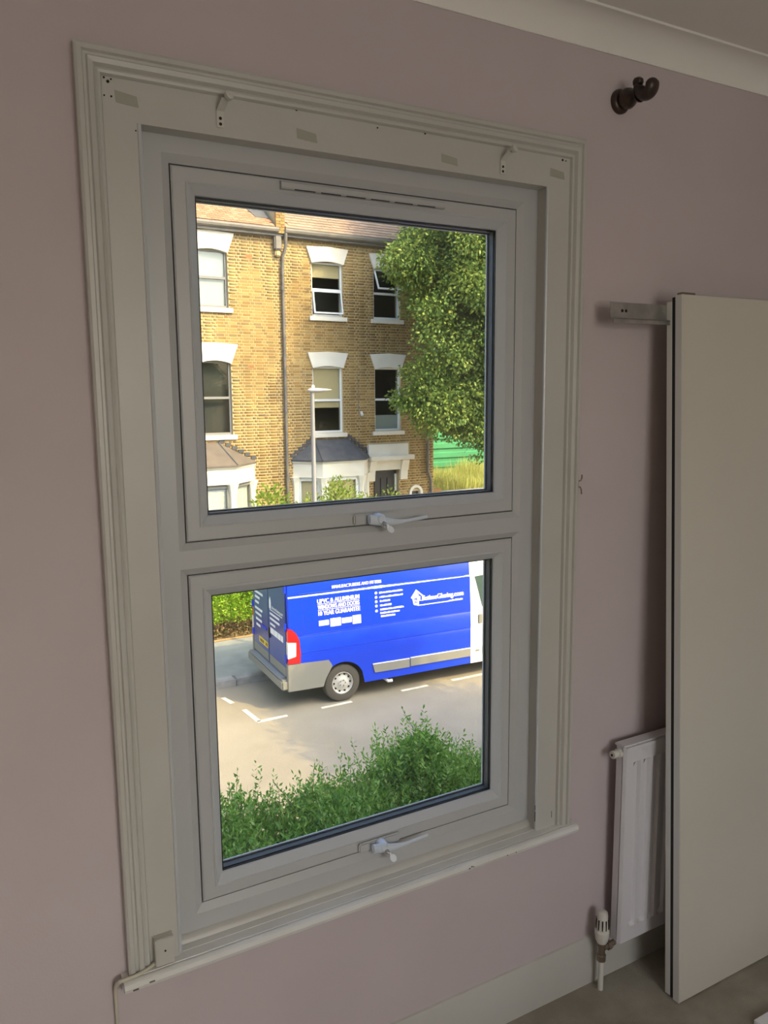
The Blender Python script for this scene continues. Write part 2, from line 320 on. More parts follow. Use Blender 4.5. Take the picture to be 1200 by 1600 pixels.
def make_sash(z0, z1, vent, hz):
    O = (0, W, z0, z1); nm = 'sash'
    def rr(d, y): return (d, W-d, z0+d, z1-d, y)
    mb = MB(); pr = [(0,.06),(0,.002),(.003,-.001),(.030,-.001),(.030,.06)]
    sash = ring_frame(mb, [rr(*q) for q in pr], None).build('sash', M_UPVC, w1)
    # glazing beads, one per side, mitred
    bp = [(.030,.02),(.030,-.003),(.034,-.005),(.052,.012),(.0535,.016),(.0535,.02)]
    for side in 'lrtb':
        rings = []
        for end in (0,1):
            ring = []
            for d, y in bp:
                r = rr(d, y); x = {'l':r[0],'r':r[1]}.get(side, r[0] if end == 0 else r[1]); z = {'b':r[2],'t':r[3]}.get(side, r[2] if end == 0 else r[3])
                ring.append((x, y, z))
            rings.append(ring)
        MB().loft(rings).build('glazing_bead', M_BEAD, sash)
    for d0, d1, ya, yb, mt, n2 in ((.050,.0560,.0165,.0195,M_BLACK,'gasket'), (.048,.0570,.0235,.0415,M_SPACER,'spacer_bar'), (.048,.0590,.0415,.0425,M_BLACK,'spacer_seal'), (.045,.0600,.0465,.0500,M_SPACE2,'outer_gasket')):
        ring_frame(MB(), [rr(d0,ya), rr(d1,ya), rr(d1,yb), rr(d0,yb)], None).build(n2, mt, sash)
    for y in (.0195, .0425): MB().box(.046, W-.046, y, y+.004, z0+.046, z1-.046).build('pane', M_PANE, sash)
    # shadow gap round the sash
    ring_frame(MB(), [(-g,W+g,z0-g,z1+g,.012),(0,W,z0,z1,.012),(0,W,z0,z1,.016),(-g,W+g,z0-g,z1+g,.016)], None).build('weather_seal', M_BLACK, sash)
    # handle
    hx = .470; by = -.001
    mb = MB().box(hx-.062, hx+.062, by-.010, by, hz-.013, hz+.013); mb.build('handle_base', M_UPVC, sash, bevel=.004)
    mb = MB().lathe((hx, by-.008, hz), (0,-1,0), [(0,.0135),(.006,.0145),(.018,.0135),(.026,.0125),(.030,.009)], 16); mb.build('handle_boss', M_HANDLE, sash, smooth=True)
    rings = []
    for k in range(15):
        t = k/14; x = hx-.030+.162*t; yy = by-.026-.008*t; zz = hz+.001-.013*math.sin(min(1,t*1.6)*math.pi*.5)+.016*max(0,t-.35)**1.6
        hh = .0125 if t < .2 else max(.0045, .0125*(1-(t-.2)*1.5)); th = .009 if t < .2 else max(.0028, .009*(1-(t-.2)*2.2))
        rings.append([(x, yy+th*math.cos(a), zz+hh*math.sin(a)) for a in [2*math.pi*j/10 for j in range(10)]])
    MB().loft(rings).build('handle_lever', M_HANDLE, sash, smooth=True, angle=60)
    MB().lathe((hx+.004, by-.036, hz-.010), (.12,-1,-.45), [(0,.0075),(.008,.0075),(.010,.006)], 14).build('lock_barrel', M_CHROME, sash, smooth=True)
    c = Vector((hx+.010, by-.050, hz-.017))
    mb = MB().lathe(c + Vector((.004,-.004,-.006)), (.15,-.75,.65), [(-.0009,.0098),(.0009,.0098)], 18); mb.box(c.x-.004, c.x+.001, c.y-.002, c.y+.012, c.z-.0015, c.z+.0055); mb.build('key', M_KEY, sash)
    if vent:
        mb = MB(); ring = [(-.001,1.627),(-.010,1.6285),(-.012,1.632),(-.012,1.641),(-.009,1.6445),(-.001,1.6455)]
        v = mb.prism([(.240,)+q for q in ring], [(.672,)+q for q in ring]).build('trickle_vent', M_UPVC, sash)
        mb = MB()
        for k in range(6):
            a = .272 + k*.064; mb.box(a, a+.050, -.0112, -.0095, 1.6272, 1.6292)
        mb.build('vent_slots', M_BLACK, sash)
    return sash
make_sash(Z2, Z3, True, Z2+.016)
make_sash(0, Z1, False, .014)

# ---------------------------------------------------------------- small things on the window wall
def blind_bracket(x, z, label):
    o = empty('blind_bracket', (x, -.05, z)); tag(o, label, 'bracket')
    MB().box(-.008,.008,-.0025,0,-.022,.022).build('back_plate', M_BRACK, o, bevel=.001)
    rings = [[(-.008+q*.002,-.002-q*.012,.010+q*.008),(.008+q*.002,-.002-q*.012,.010+q*.008),(.008+q*.002,-.002-q*.012,.013+q*.008),(-.008+q*.002,-.002-q*.012,.013+q*.008)] for q in (0,1,2)]
    MB().loft(rings).build('arm', M_BRACK, o)
    MB().lathe((.008,-.030,.030), (.3,-1,.4), [(0,.0085),(.003,.0095),(.008,.0095),(.010,.0065),(.0102,.003)], 14).build('hook_end', M_BRACK, o, smooth=True)
    for dz in (-.004,-.015): MB().lathe((0,-.003,dz), (0,1,0), [(0,.0033),(.002,.0033)], 10).build('screw_hole', M_HOLE, o)
blind_bracket(.093, 1.742, 'small white painted blind bracket on the window head, near its left corner')
blind_bracket(.815, 1.738, 'small white painted blind bracket on the window head, near its right corner')

o = empty('curtain_pole_bracket', (1.207, YW, 1.949)); tag(o, 'dark turned-wood curtain pole bracket on the wall right of the window', 'bracket')
MB().lathe((0,0,0),(0,-1,0),[(0,.031),(.006,.032),(.012,.029),(.016,.021)],24).build('wall_rose', M_DWOOD, o, smooth=True)
MB().lathe((0,-.014,0),(0,-1,0),[(0,.016),(.008,.024),(.018,.027),(.028,.024),(.034,.017),(.044,.014),(.052,.02),(.058,.022)],24).build('turned_stem', M_DWOOD, o, smooth=True)
rings = []
for k in range(17):
    a = R(-205+235*k/16); c = Vector((0, -.094+.021*math.cos(a), .010+.021*math.sin(a)))
    n_ = Vector((0, math.cos(a), math.sin(a))); e_ = .013*(.75 if k in (0,16) else 1); rings.append([c + n_*(e_*math.cos(t)) + Vector((1,0,0))*(e_*1.6*math.sin(t)) for t in [2*math.pi*j/12 for j in range(12)]])
MB().loft(rings).build('pole_cup', M_DWOOD, o, smooth=True, angle=60)
MB().lathe((0,-.066,.030),(0,-.2,1),[(-.012,.006),(-.008,.012),(0,.0145),(.008,.012),(.012,.005)],14).build('cup_screw', M_DWOOD, o, smooth=True)

o = empty('tieback_hook', (1.077, -.055, .927)); tag(o, 'small tarnished metal hook on the right edge of the architrave', 'hook')
MB().box(-.002,.004,-.010,.004,-.010,.012).build('plate', M_STEEL, o, bevel=.001)
MB().tube([(.003,-.006,.008),(.012,-.008,.010),(.014,-.010,.018),(.012,-.012,.026)], .0022, 8).build('upper_prong', M_BRASS, o, smooth=True)
MB().tube([(.003,-.006,-.008),(.010,-.008,-.008),(.013,-.010,-.016),(.012,-.012,-.028)], .0022, 8).build('lower_prong', M_BRASS, o, smooth=True)

o = empty('junction_box', (-.110, -.05, -.0745)); tag(o, 'small cream plastic junction box on the window board', 'junction box')
MB().box(-.021,.021,-.006,0,0,.066).build('back_box', M_CABLE, o)
MB().box(-.0205,.0205,-.021,-.006,.002,.066).build('cover', M_TRIM, o, bevel=.0015)
MB().lathe((.001,-.0218,.036),(0,1,0),[(0,.0024),(.002,.0024)],8).build('cover_screw', M_HOLE, o)
o = MB().tube([(-.128,-.056,-.070),(-.150,-.066,-.0715),(-.175,-.074,-.0715),(-.196,-.075,-.0715),(-.209,-.072,-.074),(-.2155,-.062,-.086),(-.2165,-.054,-.105),(-.216,-.050,-.15),(-.2155,-.050,-.30),(-.215,-.050,-.485)], .0042, 10).build('thin_cable', M_CABLE, smooth=True)
tag(o, 'cream cable running from the junction box down the wall', 'cable')

# radiator ---------------------------------------------------------------
o = empty('radiator', (1.24, -.12, -.495)); tag(o, 'white ribbed panel radiator on the wall behind the leaning panels', 'radiator')
RW, RH = .92, .633
mb = MB()
xs = [0,.012,.022]; dep = [0.006,0,0]
x = .034; front = [(0,.010),(.006,.0),(.026,.0)]
while x < RW-.06:
    front += [(x,.0),(x+.009,.020),(x+.021,.020),(x+.030,.0)]; x += .0415
front += [(RW-.006,.0),(RW,.010)]
zt = [(0.0,0),(.045,0),(.060,1),(RH-.065,1),(RH-.05,0),(RH,0)]
rows = []
for z, k in zt: rows.append([(px, py if (i < 2 or i >= len(front)-2) else py*k, z) for i, (px, py) in enumerate(front)])
mb.loft(rows, closed=False, caps=False); mb.build('front_panel', M_RAD, o, smooth=True, angle=50)
MB().box(0, RW, .010, .040, 0, RH).build('body', M_RAD, o, bevel=.004)
MB().box(-.001, RW+.001, .004, .046, RH-.004, RH+.004).build('top_rail', M_RAD, o, bevel=.003)
MB().lathe((.002,.024,RH-.022),(-1,0,0),[(0,.014),(.010,.014),(.012,.010),(.022,.010),(.024,.012),(.032,.012),(.033,.004)],14).build('air_plug', M_VALVE, o, smooth=True)
MB().lathe((-.0305,.024,RH-.022),(-1,0,0),[(0,.004),(.0015,.004)],8).build('plug_hole', M_HOLE, o)
for x in (.12,.78): MB().box(x,x+.03,.038,.0755,.05,RH-.06).build('wall_bracket', M_STEEL, o)
o2 = empty('thermostatic_valve', (1.190, -.098, FZ)); tag(o2, 'white thermostatic radiator valve on a pipe beside the radiator', 'valve')
MB().tube([(0,0,0),(0,0,.105)], .0085, 12).build('pipe', M_VALVE, o2, smooth=True)
MB().lathe((0,0,.095),(0,0,1),[(0,.009),(.004,.014),(.022,.014),(.024,.011),(.050,.011),(.052,.014),(.068,.014)],12).build('valve_body', M_BRASS, o2, smooth=True)
MB().tube([(0,0,.136),(.052,.0,.140)], .009, 12).build('tail_pipe', M_BRASS, o2, smooth=True)
MB().lathe((.022,0,.138),(1,0,0),[(0,.014),(.014,.014)],6).build('union_nut', M_BRASS, o2)
hd = MB().lathe((0,0,.158),(0,0,1),[(0,.014),(.010,.019),(.030,.022),(.040,.0225),(.043,.019),(.090,.0165),(.100,.0145),(.104,.008)],20).build('thermostat_head', M_VALVE, o2, smooth=True)
for k in range(10):
    a = 2*math.pi*k/10+.2; c = (math.cos(a)*.0178, math.sin(a)*.0178, .222)
    MB().quadbox([(c[0]-.0016+q[0]*.0032*1, c[1]-.0016+q[1]*.0032, c[2]-.016+q[2]*.032) for q in ((0,0,0),(1,0,0),(1,1,0),(0,1,0),(0,0,1),(1,0,1),(1,1,1),(0,1,1))]).build('grip_slot', M_HOLE, hd)

# leaning wardrobe doors -------------------------------------------------
lean = math.atan2(.1015, 2.08)
def lean_panel(name, off, thick, width, x0, label, pad=False):
    # foot of the front face line at y=-.264 for off=0; pieces stand one behind the other
    o = empty(name, (x0, -.264+off, FZ)); o.rotation_euler = (-lean, 0, 0); tag(o, label, 'panel', 'sliding wardrobe doors leaning on the wall')
    return o
H = 2.085
o = lean_panel('wardrobe_door', 0.0, .022, .80, 1.347, 'white sliding wardrobe door leaning on the wall, the front one')
MB().box(0,.80,0,.022,.004,H).build('board', M_DOOR, o, bevel=.0012)
MB().box(-.0012,.0004,0,.022,.004,H).build('edge_strip', M_EDGE, o)
MB().box(.004,.055,.002,.020,H,H+.006).build('top_guide', M_BRASS, o)
o = lean_panel('wardrobe_door', .0335, .018, .80, 1.347, 'white sliding wardrobe door leaning behind another one, edge showing')
MB().box(0,.80,0,.018,.008,H-.016).build('board', M_DOOR, o, bevel=.0012)
MB().box(-.0012,.0004,0,.018,.008,H-.016).build('edge_strip', M_EDGE, o)
MB().box(-.0004,.796,-.0112,-.0002,.006,H-.006).build('dark_gap_strip', M_BLACK, o)  # black strip filling the gap between the two doors
mb = MB(); z0 = H-.080; z1 = H-.024
mb.box(-.215,.30,.0185,.0205,z0+.012,z1)            # web with holes
mb.box(-.215,.30,.0065,.0205,z0+.010,z0+.0125); mb.box(-.215,.30,.0065,.0085,z0,z0+.0125)
rt = mb.build('steel_track', M_STEEL, o)
for x in (-.172,-.158): MB().lathe((x,.0180,z0+.034),(0,1,0),[(0,.0045),(.0008,.0045)],10).build('track_hole', M_HOLE, rt)
o = MB().box(1.47,2.35,-1.05,-.425,FZ+.0,FZ+.018).build('white_board', mat('white_board', (.88,.90,.93), .25), bevel=.002); tag(o, 'white board lying on the carpet in front of the leaning panels', 'board')

# ================================================================ OUTSIDE
M_ROAD = mat('asphalt', (0.33, 0.29, 0.22), 0.9, c2=(0.285, 0.25, 0.188), scale=1.1, bump=0.5, bscale=45, detail=10)
M_PAVE = mat('pavement', (0.31, 0.32, 0.30), 0.9, c2=(0.25, 0.26, 0.245), scale=2.5, bump=0.3, bscale=30, detail=8)
M_KERB = mat('granite_kerb', (0.36, 0.35, 0.33), 0.85, c2=(0.27, 0.26, 0.25), scale=6, bump=0.3, bscale=40)
M_LINE = mat('road_paint', (0.80, 0.78, 0.70), 0.7, c2=(0.62, 0.58, 0.48), scale=9)
M_SOIL = mat('soil', (0.17, 0.12, 0.07), 0.95, c2=(0.26, 0.19, 0.10), scale=6, bump=0.5, bscale=20)
LEAF_TREE = mat_random('tree_leaves', [(.095,.18,.045),(.15,.25,.055),(.22,.32,.07),(.34,.38,.08)], .5, trans=.4)
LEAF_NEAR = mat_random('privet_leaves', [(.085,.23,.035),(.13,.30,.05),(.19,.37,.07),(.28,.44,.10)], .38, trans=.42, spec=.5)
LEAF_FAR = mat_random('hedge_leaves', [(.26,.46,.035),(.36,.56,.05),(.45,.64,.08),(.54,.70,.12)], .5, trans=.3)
LEAF_BUSH = mat_random('bush_leaves', [(.10,.18,.025),(.18,.28,.035),(.27,.36,.06),(.38,.44,.11)], .5, trans=.4)
LEAF_DRY = mat_random('dry_leaves', [(.20,.12,.05),(.32,.22,.11),(.44,.33,.20),(.15,.18,.05)], .8, trans=.2)
GRASS = mat_random('tall_grass', [(.38,.42,.09),(.48,.47,.13),(.58,.53,.20),(.30,.40,.08)], .7, trans=.4)
M_BARK = mat('bark', (0.085, 0.065, 0.045), 0.95, c2=(0.14, 0.11, 0.08), scale=14, bump=.8, bscale=25)

def ground(name, x0, x1, y0, y1, z0, z1, m, label):
    o = MB().box(x0, x1, y0, y1, z0, z1).build(name, m); tag(o, label, kind='structure'); return o
g_road = ground('road', -30, 60, 6.0, 12.46, GZ-.3, GZ, M_ROAD, 'sunlit asphalt road surface below the window')
g_pn = ground('pavement', -30, 60, .27, 5.85, GZ-.3, GZ+.10, M_PAVE, 'near pavement and front garden ground')
g_pf = ground('pavement', -30, 60, 12.74, 15.0, GZ-.3, GZ+.11, M_PAVE, 'grey far pavement behind the van')
ground('garden_ground', -30, 60, 15.0, 45, GZ-.3, GZ+.12, M_SOIL, 'earth of the front gardens across the street')
def kerb_run(name, y0, y1, x0, x1, label):
    k = empty(name, (0, y0, GZ)); tag(k, label, kind='structure')
    me = None; x = x0; n = 0
    while x < x1:
        if me is None:
            q = MB().box(.006,.909,0,y1-y0,-.2,.125).build('kerb_stone', M_KERB, k, bevel=.018); me = q.data
        else: q = link('kerb_stone', me, M_KERB, k)
        q.location = (x, 0, 0); x += .915; n += 1
kerb_run('kerb', 12.46, 12.74, -8.58, 24, 'far kerb of pale granite stones along the pavement')
kerb_run('kerb', 5.85, 6.0, -2, 20, 'near kerb along the pavement hidden behind the shrubs')
def line(pts, w, label):
    a, b = Vector((*pts[0],0)), Vector((*pts[1],0)); d = (b-a).normalized(); s = Vector((-d.y,d.x,0))*w/2
    lo = [(*(q)[:2], GZ-.002) for q in (a-s, b-s, b+s, a+s)]; hi = [(q[0],q[1],GZ+.004) for q in lo]
    o = MB().quadbox(lo+hi).build('road_marking', M_LINE); tag(o, label, 'road marking', 'white parking bay markings'); return o
line(((3.95,10.62),(4.50,10.62)), .075, 'white bay line stroke ahead of the bay corner, left of the van')
line(((3.98,10.62),(3.94,11.25)), .085, 'white bay line stroke crossing the road behind the van')
line(((3.86,11.65),(3.80,12.0)), .085, 'short white bay line stroke nearest the kerb behind the van')
line(((5.15,10.62),(5.75,10.62)), .075, 'white bay line dash beside the van\'s rear wheel')
line(((6.79,10.62),(7.36,10.61)), .075, 'white bay line dash beneath the middle of the van')
line(((7.91,10.60),(8.75,10.58)), .075, 'white bay line dash beneath the van\'s cab end')

# ---------------------------------------------------------------- houses across the street
FR = R(2.0)
F0 = Vector((0, 18.3-8*math.tan(FR), GZ))
M_STUCCO = mat('white_stucco', (0.80, 0.77, 0.68), 0.7, c2=(0.74, 0.70, 0.60), scale=2.5)
M_MORTAR = mat('mortar', (0.58, 0.46, 0.255), 0.95, c2=(0.50, 0.395, 0.22), scale=3)
BR_COL = [(.29,.175,.062),(.38,.25,.09),(.43,.30,.11),(.34,.205,.075),(.47,.34,.135),(.26,.18,.085)]
M_BRICK = mat_random('brick', BR_COL, .9, soot=(.55,(.62,.60,.58)))
M_BRICK1 = mat_random('brick_single', BR_COL, .9, source='object', soot=(.55,(.62,.60,.58)))
M_INT = mat('dark_interior', (0.05, 0.05, 0.045), 0.9)
M_WFRAME = mat('white_sash', (0.78, 0.80, 0.80), 0.45)
M_GFRAME = mat('grey_sash', (0.20, 0.20, 0.19), 0.5)
M_WGLASS = mat_glass('house_glass', (0.90, 0.92, 0.91), 1.3)
M_BLIND = mat('tan_blind', (0.78, 0.62, 0.36), 0.8)
M_NET = mat('net_curtain', (0.80, 0.80, 0.76), 0.9, c2=(.66,.66,.62), scale=18)
M_PALE = mat('pale_roller', (0.42, 0.47, 0.46), 0.9)
M_IRON = mat('iron_gutter', (0.13, 0.125, 0.12), 0.55, c2=(.20,.18,.15), scale=5)
M_LEAD = mat('lead', (0.075, 0.08, 0.085), 0.9, c2=(.11,.11,.115), scale=4, spec=.15)
M_SLATE = mat_random('slate', [(.29,.205,.15),(.34,.24,.17),(.31,.22,.16),(.37,.27,.20)], .95, source='object', spec=.08)
M_SLATE2 = mat('bay_slate', (0.085, 0.09, 0.10), 0.9, c2=(.12,.12,.125), scale=6, spec=.12)
M_BAYT = mat('bay_felt', (0.125, 0.105, 0.09), 0.95, c2=(.16,.135,.11), scale=4, spec=.1)
M_TILE = mat_random('clay_tile', [(.33,.17,.10),(.38,.20,.12),(.45,.26,.165),(.35,.18,.11)], .95, source='object', spec=.08)
M_DDOOR = mat('dark_door', (0.03, 0.03, 0.035), 0.4)

BRW = {}
def shared_box(key, w, h, d, m):
    if key not in BRW:
        mb = MB(); c = .004
        mb.loft([[(0,d,0),(w,d,0),(w,d,h),(0,d,h)], [(0,c,0),(w,c,0),(w,c,h),(0,c,h)], [(c,0,c),(w-c,0,c),(w-c,0,h-c),(c,0,h-c)]])
        me = bpy.data.meshes.new(key); me.from_pydata(mb.v, [], mb.f); me.update(); BRW[key] = me
    return BRW[key]
def brick_face(parent, u0, u1, z0, z1, holes, pick, nsingle=300, y=0.0):
    """Flemish bond; pick(u,z) scores a whole brick (None: leave joined); best ones become objects, the rest one mesh"""
    C, Jt, ST, HD = .075, .0115, .2135, .101
    whole, rest = [], []
    row = 0; z = z0
    while z + C <= z1 + 1e-6:
        u = u0 - (0.0 if row % 2 == 0 else ST*.5+.056); k = row % 2
        while u < u1:
            w = ST if k % 2 == 0 else HD
            a, b = max(u, u0), min(u+w, u1); segs = [(a, b)] if b-a > .02 else []
            for h in holes:
                if h[2] < z+C*.6 and h[3] > z+C*.3:
                    ns = []
                    for s in segs:
                        if s[1] <= h[0] or s[0] >= h[1]: ns.append(s)
                        else:
                            if h[0]-s[0] > .02: ns.append((s[0], h[0]))
                            if s[1]-h[1] > .02: ns.append((h[1], s[1]))
                    segs = ns
            for s in segs:
                if abs((s[1]-s[0])-w) < 1e-6 and pick(s[0]+w/2, z) is not None: whole.append((pick(s[0]+w/2, z), s[0], z, w))
                else: rest.append((s[0], s[1], z))
            u += w + Jt; k += 1
        row += 1; z += C
    whole.sort()
    for sc_, u, zz, w in whole[:nsingle]:
        me = shared_box('brick_s' if w == ST else 'brick_h', w, C-Jt, .05, M_BRICK1)
        q = link('brick', me, M_BRICK1, parent); q.location = (u, y-.005+random.uniform(-.001,.001), zz+Jt)
    rest += [(u, u+w, zz) for sc_, u, zz, w in whole[nsingle:]]
    r = np.array(rest); n = len(r); c = .004; off = np.random.uniform(-.0015,.0015,n)
    v = np.empty((n,8,3)); a, b, zz = r[:,0], r[:,1], r[:,2]+Jt; h = C-Jt
    for i, (e, g2, dd) in enumerate(((0,0,.03),(1,0,.03),(1,1,.03),(0,1,.03),(0,0,0),(1,0,0),(1,1,0),(0,1,0))):
        s = c if dd == 0 else 0
        v[:,i,0] = (a+s if e == 0 else b-s); v[:,i,2] = zz + (s if g2 == 0 else h-s); v[:,i,1] = y-.005+dd+off*.7
    f = (np.arange(n)*8)[:,None,None] + np.array([[4,5,6,7],[0,1,5,4],[1,2,6,5],[2,3,7,6],[3,0,4,7]])
    o = link('brickwork', raw_mesh('brickwork', v.reshape(-1,3), f.reshape(-1,4)), M_BRICK, parent); o['kind'] = 'stuff'
def lintel(parent, uc, w, zb, zt, flare, rise):
    n = 10; bot = [(uc-w/2 + w*k/n, zb + rise*(1-((k/n-.5)*2)**2)) for k in range(n+1)]
    top = [(uc+w/2+flare, zt-.02), (uc, zt+.012), (uc-w/2-flare, zt-.02)]
    ring = bot + top
    MB().prism([(q[0],-.055,q[1]) for q in ring], [(q[0],.14,q[1]) for q in ring]).build('lintel', M_STUCCO, parent)
def sash_window(parent, u0, u1, z0, z1, rail, fm, opened=None, behind=None, sill=True):
    """recessed two-light window: frame (part) with rails and panes as sub-parts"""
    yf = .07; t = .055
    mb = MB(); mb.box(u0,u0+t,yf,yf+.06,z0,z1); mb.box(u1-t,u1,yf,yf+.06,z0,z1); mb.box(u0+t,u1-t,yf,yf+.06,z0,z0+t); mb.box(u0+t,u1-t,yf,yf+.06,z1-t,z1)
    fr = mb.build('window', fm, parent)
    MB().box(u0+t,u1-t,yf-.012,yf+.055,rail-.03,rail+.03).build('meeting_rail', fm, fr)
    for lo, hi, key in ((z0+t, rail-.03, 'lower'), (rail+.03, z1-t, 'upper')):
        if opened and opened[0] == key:
            ang = R(opened[1]); hgt = hi-lo; a = u0+.035; b = u1-.035; w_ = .04
            def sp(u, s, e): # s along the leaf downwards from the hinge at the top, e thickness
                return (u, yf-.02-math.sin(ang)*s-e*math.cos(ang), hi-math.cos(ang)*s+e*math.sin(ang))
            mb = MB()
            for (p0,p1,s0,s1) in ((a,a+w_,0,hgt),(b-w_,b,0,hgt),(a+w_,b-w_,0,w_),(a+w_,b-w_,hgt-w_,hgt)):
                mb.quadbox([sp(p0,s0,0),sp(p1,s0,0),sp(p1,s1,0),sp(p0,s1,0),sp(p0,s0,.035),sp(p1,s0,.035),sp(p1,s1,.035),sp(p0,s1,.035)])
            mb.build('open_light', fm, fr)
            MB().quadbox([sp(a+w_,w_,.012),sp(b-w_,w_,.012),sp(b-w_,hgt-w_,.012),sp(a+w_,hgt-w_,.012),sp(a+w_,w_,.018),sp(b-w_,w_,.018),sp(b-w_,hgt-w_,.018),sp(a+w_,hgt-w_,.018)]).build('pane', M_WGLASS, fr)
        else:
            MB().box(u0+t,u1-t,yf+.03,yf+.036,lo,hi).build('pane', M_WGLASS, fr)
    if behind:
        for (a, b, m_, nm) in behind:   # things hanging right behind the glass: fractions of the height
            MB().box(u0+t,u1-t,yf+.07,yf+.08,z0+(z1-z0)*a,z0+(z1-z0)*b).build(nm, m_, fr)
    if sill:
        MB().box(u0-.09,u1+.09,-.07,.13,z0-.125,z0-.01).build('window_sill', M_STUCCO, parent, bevel=.008)
def bay(parent, ul, fl, fr_, ur, d, zr, zt, roofm, frame_m, behind_m, sheer):
    """canted bay: brick base, white posts and frieze, windows, hipped lean-to roof"""
    pts = [(ul,0),(fl,-d),(fr_,-d),(ur,0)]
    def off(k, e):   # outline pushed out by e
        cx = (ul+ur)/2; s = [(-.7,-.25),(-.45,-1),(.45,-1),(.7,-.25)][k]
        return (pts[k][0]+s[0]*e, pts[k][1]+s[1]*e)
    def slab(name, z0, z1, e, m_, bev=0):
        ring = [off(k,e) for k in range(4)] ; ring = [(ring[0][0],.02)]+ring+[(ring[3][0],.02)]
        MB().prism([(q[0],q[1],z0) for q in ring],[(q[0],q[1],z1) for q in ring]).build(name, m_, parent)
    slab('bay_base', .1, 1.35, 0, M_BRICK); slab('bay_sill', 1.35, 1.45, .05, M_STUCCO)
    slab('bay_frieze', 3.30, 3.72, .02, M_STUCCO); slab('bay_cornice', 3.70, 3.78, .07, M_STUCCO)
    for k in range(4):
        c = off(k, -.09); MB().lathe((c[0],c[1],1.45),(0,0,1),[(0,.10),(1.55,.10),(1.72,.13),(1.85,.17)],8).build('bay_post', M_STUCCO, parent)
    for k in range(3):
        a, b = Vector((*off(k,-.10),0)), Vector((*off(k+1,-.10),0)); dd = (b-a).normalized(); nn = Vector((dd.y,-dd.x,0)); L = (b-a).length
        def q8(s0,s1,e0,e1,z0,z1): return [tuple(a+dd*s0+nn*e0+Vector((0,0,z0))), tuple(a+dd*s1+nn*e0+Vector((0,0,z0))), tuple(a+dd*s1+nn*e1+Vector((0,0,z0))), tuple(a+dd*s0+nn*e1+Vector((0,0,z0)))] + [tuple(a+dd*s0+nn*e0+Vector((0,0,z1))), tuple(a+dd*s1+nn*e0+Vector((0,0,z1))), tuple(a+dd*s1+nn*e1+Vector((0,0,z1))), tuple(a+dd*s0+nn*e1+Vector((0,0,z1)))]
        mb = MB(); mb.quadbox(q8(.09,.16,-.03,.03,1.45,3.3)); mb.quadbox(q8(L-.16,L-.09,-.03,.03,1.45,3.3)); mb.quadbox(q8(.16,L-.16,-.03,.03,3.2,3.3)); mb.quadbox(q8(.16,L-.16,-.03,.03,1.45,1.55)); mb.quadbox(q8(.16,L-.16,-.03,.03,2.36,2.43))
        w = mb.build('window', frame_m, parent)
        MB().quadbox(q8(.16,L-.16,-.004,.004,1.55,3.2)).build('pane', M_WGLASS, w)
        MB().quadbox(q8(.12,L-.12,-.07,-.06,1.5,3.25)).build('curtain', behind_m, w)
    # roof
    e = [off(k,.10) for k in range(4)]; ta, tb = zr; zw = zt; ze = 3.78
    vs = [(e[0][0],-.0,ze),(e[1][0],e[1][1],ze),(e[2][0],e[2][1],ze),(e[3][0],-.0,ze),(ta,-.0,zw),(tb,-.0,zw)]
    mb = MB(); mb.v = vs + [(x,y,z-.05) for x,y,z in vs[:4]]; mb.f = [(0,1,4),(1,2,5,4),(2,3,5),(0,4,5,3),(0,6,7,1),(1,7,8,2),(2,8,9,3),(6,9,8,7),(0,3,9,6)]
    mb.build('bay_roof', roofm, parent)
    for (p0, p1) in ((vs[1],vs[4]),(vs[2],vs[5])): MB().tube([p0,p1], .022, 6).build('hip_roll', M_LEAD, parent)
    for (p0, p1) in ((vs[0],vs[4]),(vs[3],vs[5])):
        for k in range(6):
            a = k/6; u = p0[0]+(p1[0]-p0[0])*(a+.08); z = p0[2]+(p1[2]-p0[2])*(a+.17)
            MB().box(u-.07,u+.07,-.03,.0,z-.02,z+.07).build('step_flashing', M_LEAD, parent)

def house_base(label):
    o = empty('terraced_house', F0, FR); tag(o, label, 'house', 'brick terrace across the street'); return o
HZ = 9.56
# ---- left house
hl = house_base('yellow brick terraced house with red clay roof tiles, left of the iron downpipe')
holes = [(5.40,6.30,7.69,9.10),(5.43,6.30,4.51,6.38),(2.9,3.8,7.69,9.10),(2.9,3.8,4.51,6.38)]
holes_wall(MB(), 1.6, 7.72, 0, HZ, holes, .001, .28).build('wall', M_MORTAR, hl)
MB().box(1.6,7.72,.9,8,0,HZ).build('wall_core', M_INT, hl)
for h in holes: MB().box(h[0]-.02,h[1]+.02,.26,.9,h[2]-.4,h[3]+.2).build('room_behind', M_INT, hl)
nb = holes + [(4.3,6.8,0,3.7),(2.75,3.65,1.0,3.3)]
MB().box(2.75,3.65,-.02,.1,1.0,3.3).build('front_door', mat('navy_door', (.03,.05,.10), .4), hl)
MB().box(2.6,3.8,-.10,.05,3.3,3.75).build('hood_frieze', mat('white_stucco',(0.80, 0.77, 0.68)), hl, bevel=.012)
brick_face(hl, 1.6, 7.72, 0, HZ, nb, lambda u, z: (abs(u-6.9)*.6+abs(z-7.0)*.32) if (u > 5.5 and z > 4.6) else None)
for (u0,u1,z0,z1), r_, fm, bh in ((holes[0], 8.42, M_GFRAME, [(.04,.96,M_PALE,'roller_blind')]), (holes[1], 5.45, M_GFRAME, None), (holes[2], 8.42, M_GFRAME, None), (holes[3], 5.45, M_GFRAME, None)):
    sash_window(hl, u0, u1, z0, z1, r_, fm, None, bh); lintel(hl, (u0+u1)/2, u1-u0, z1-.07, z1+.43, .18, .075)
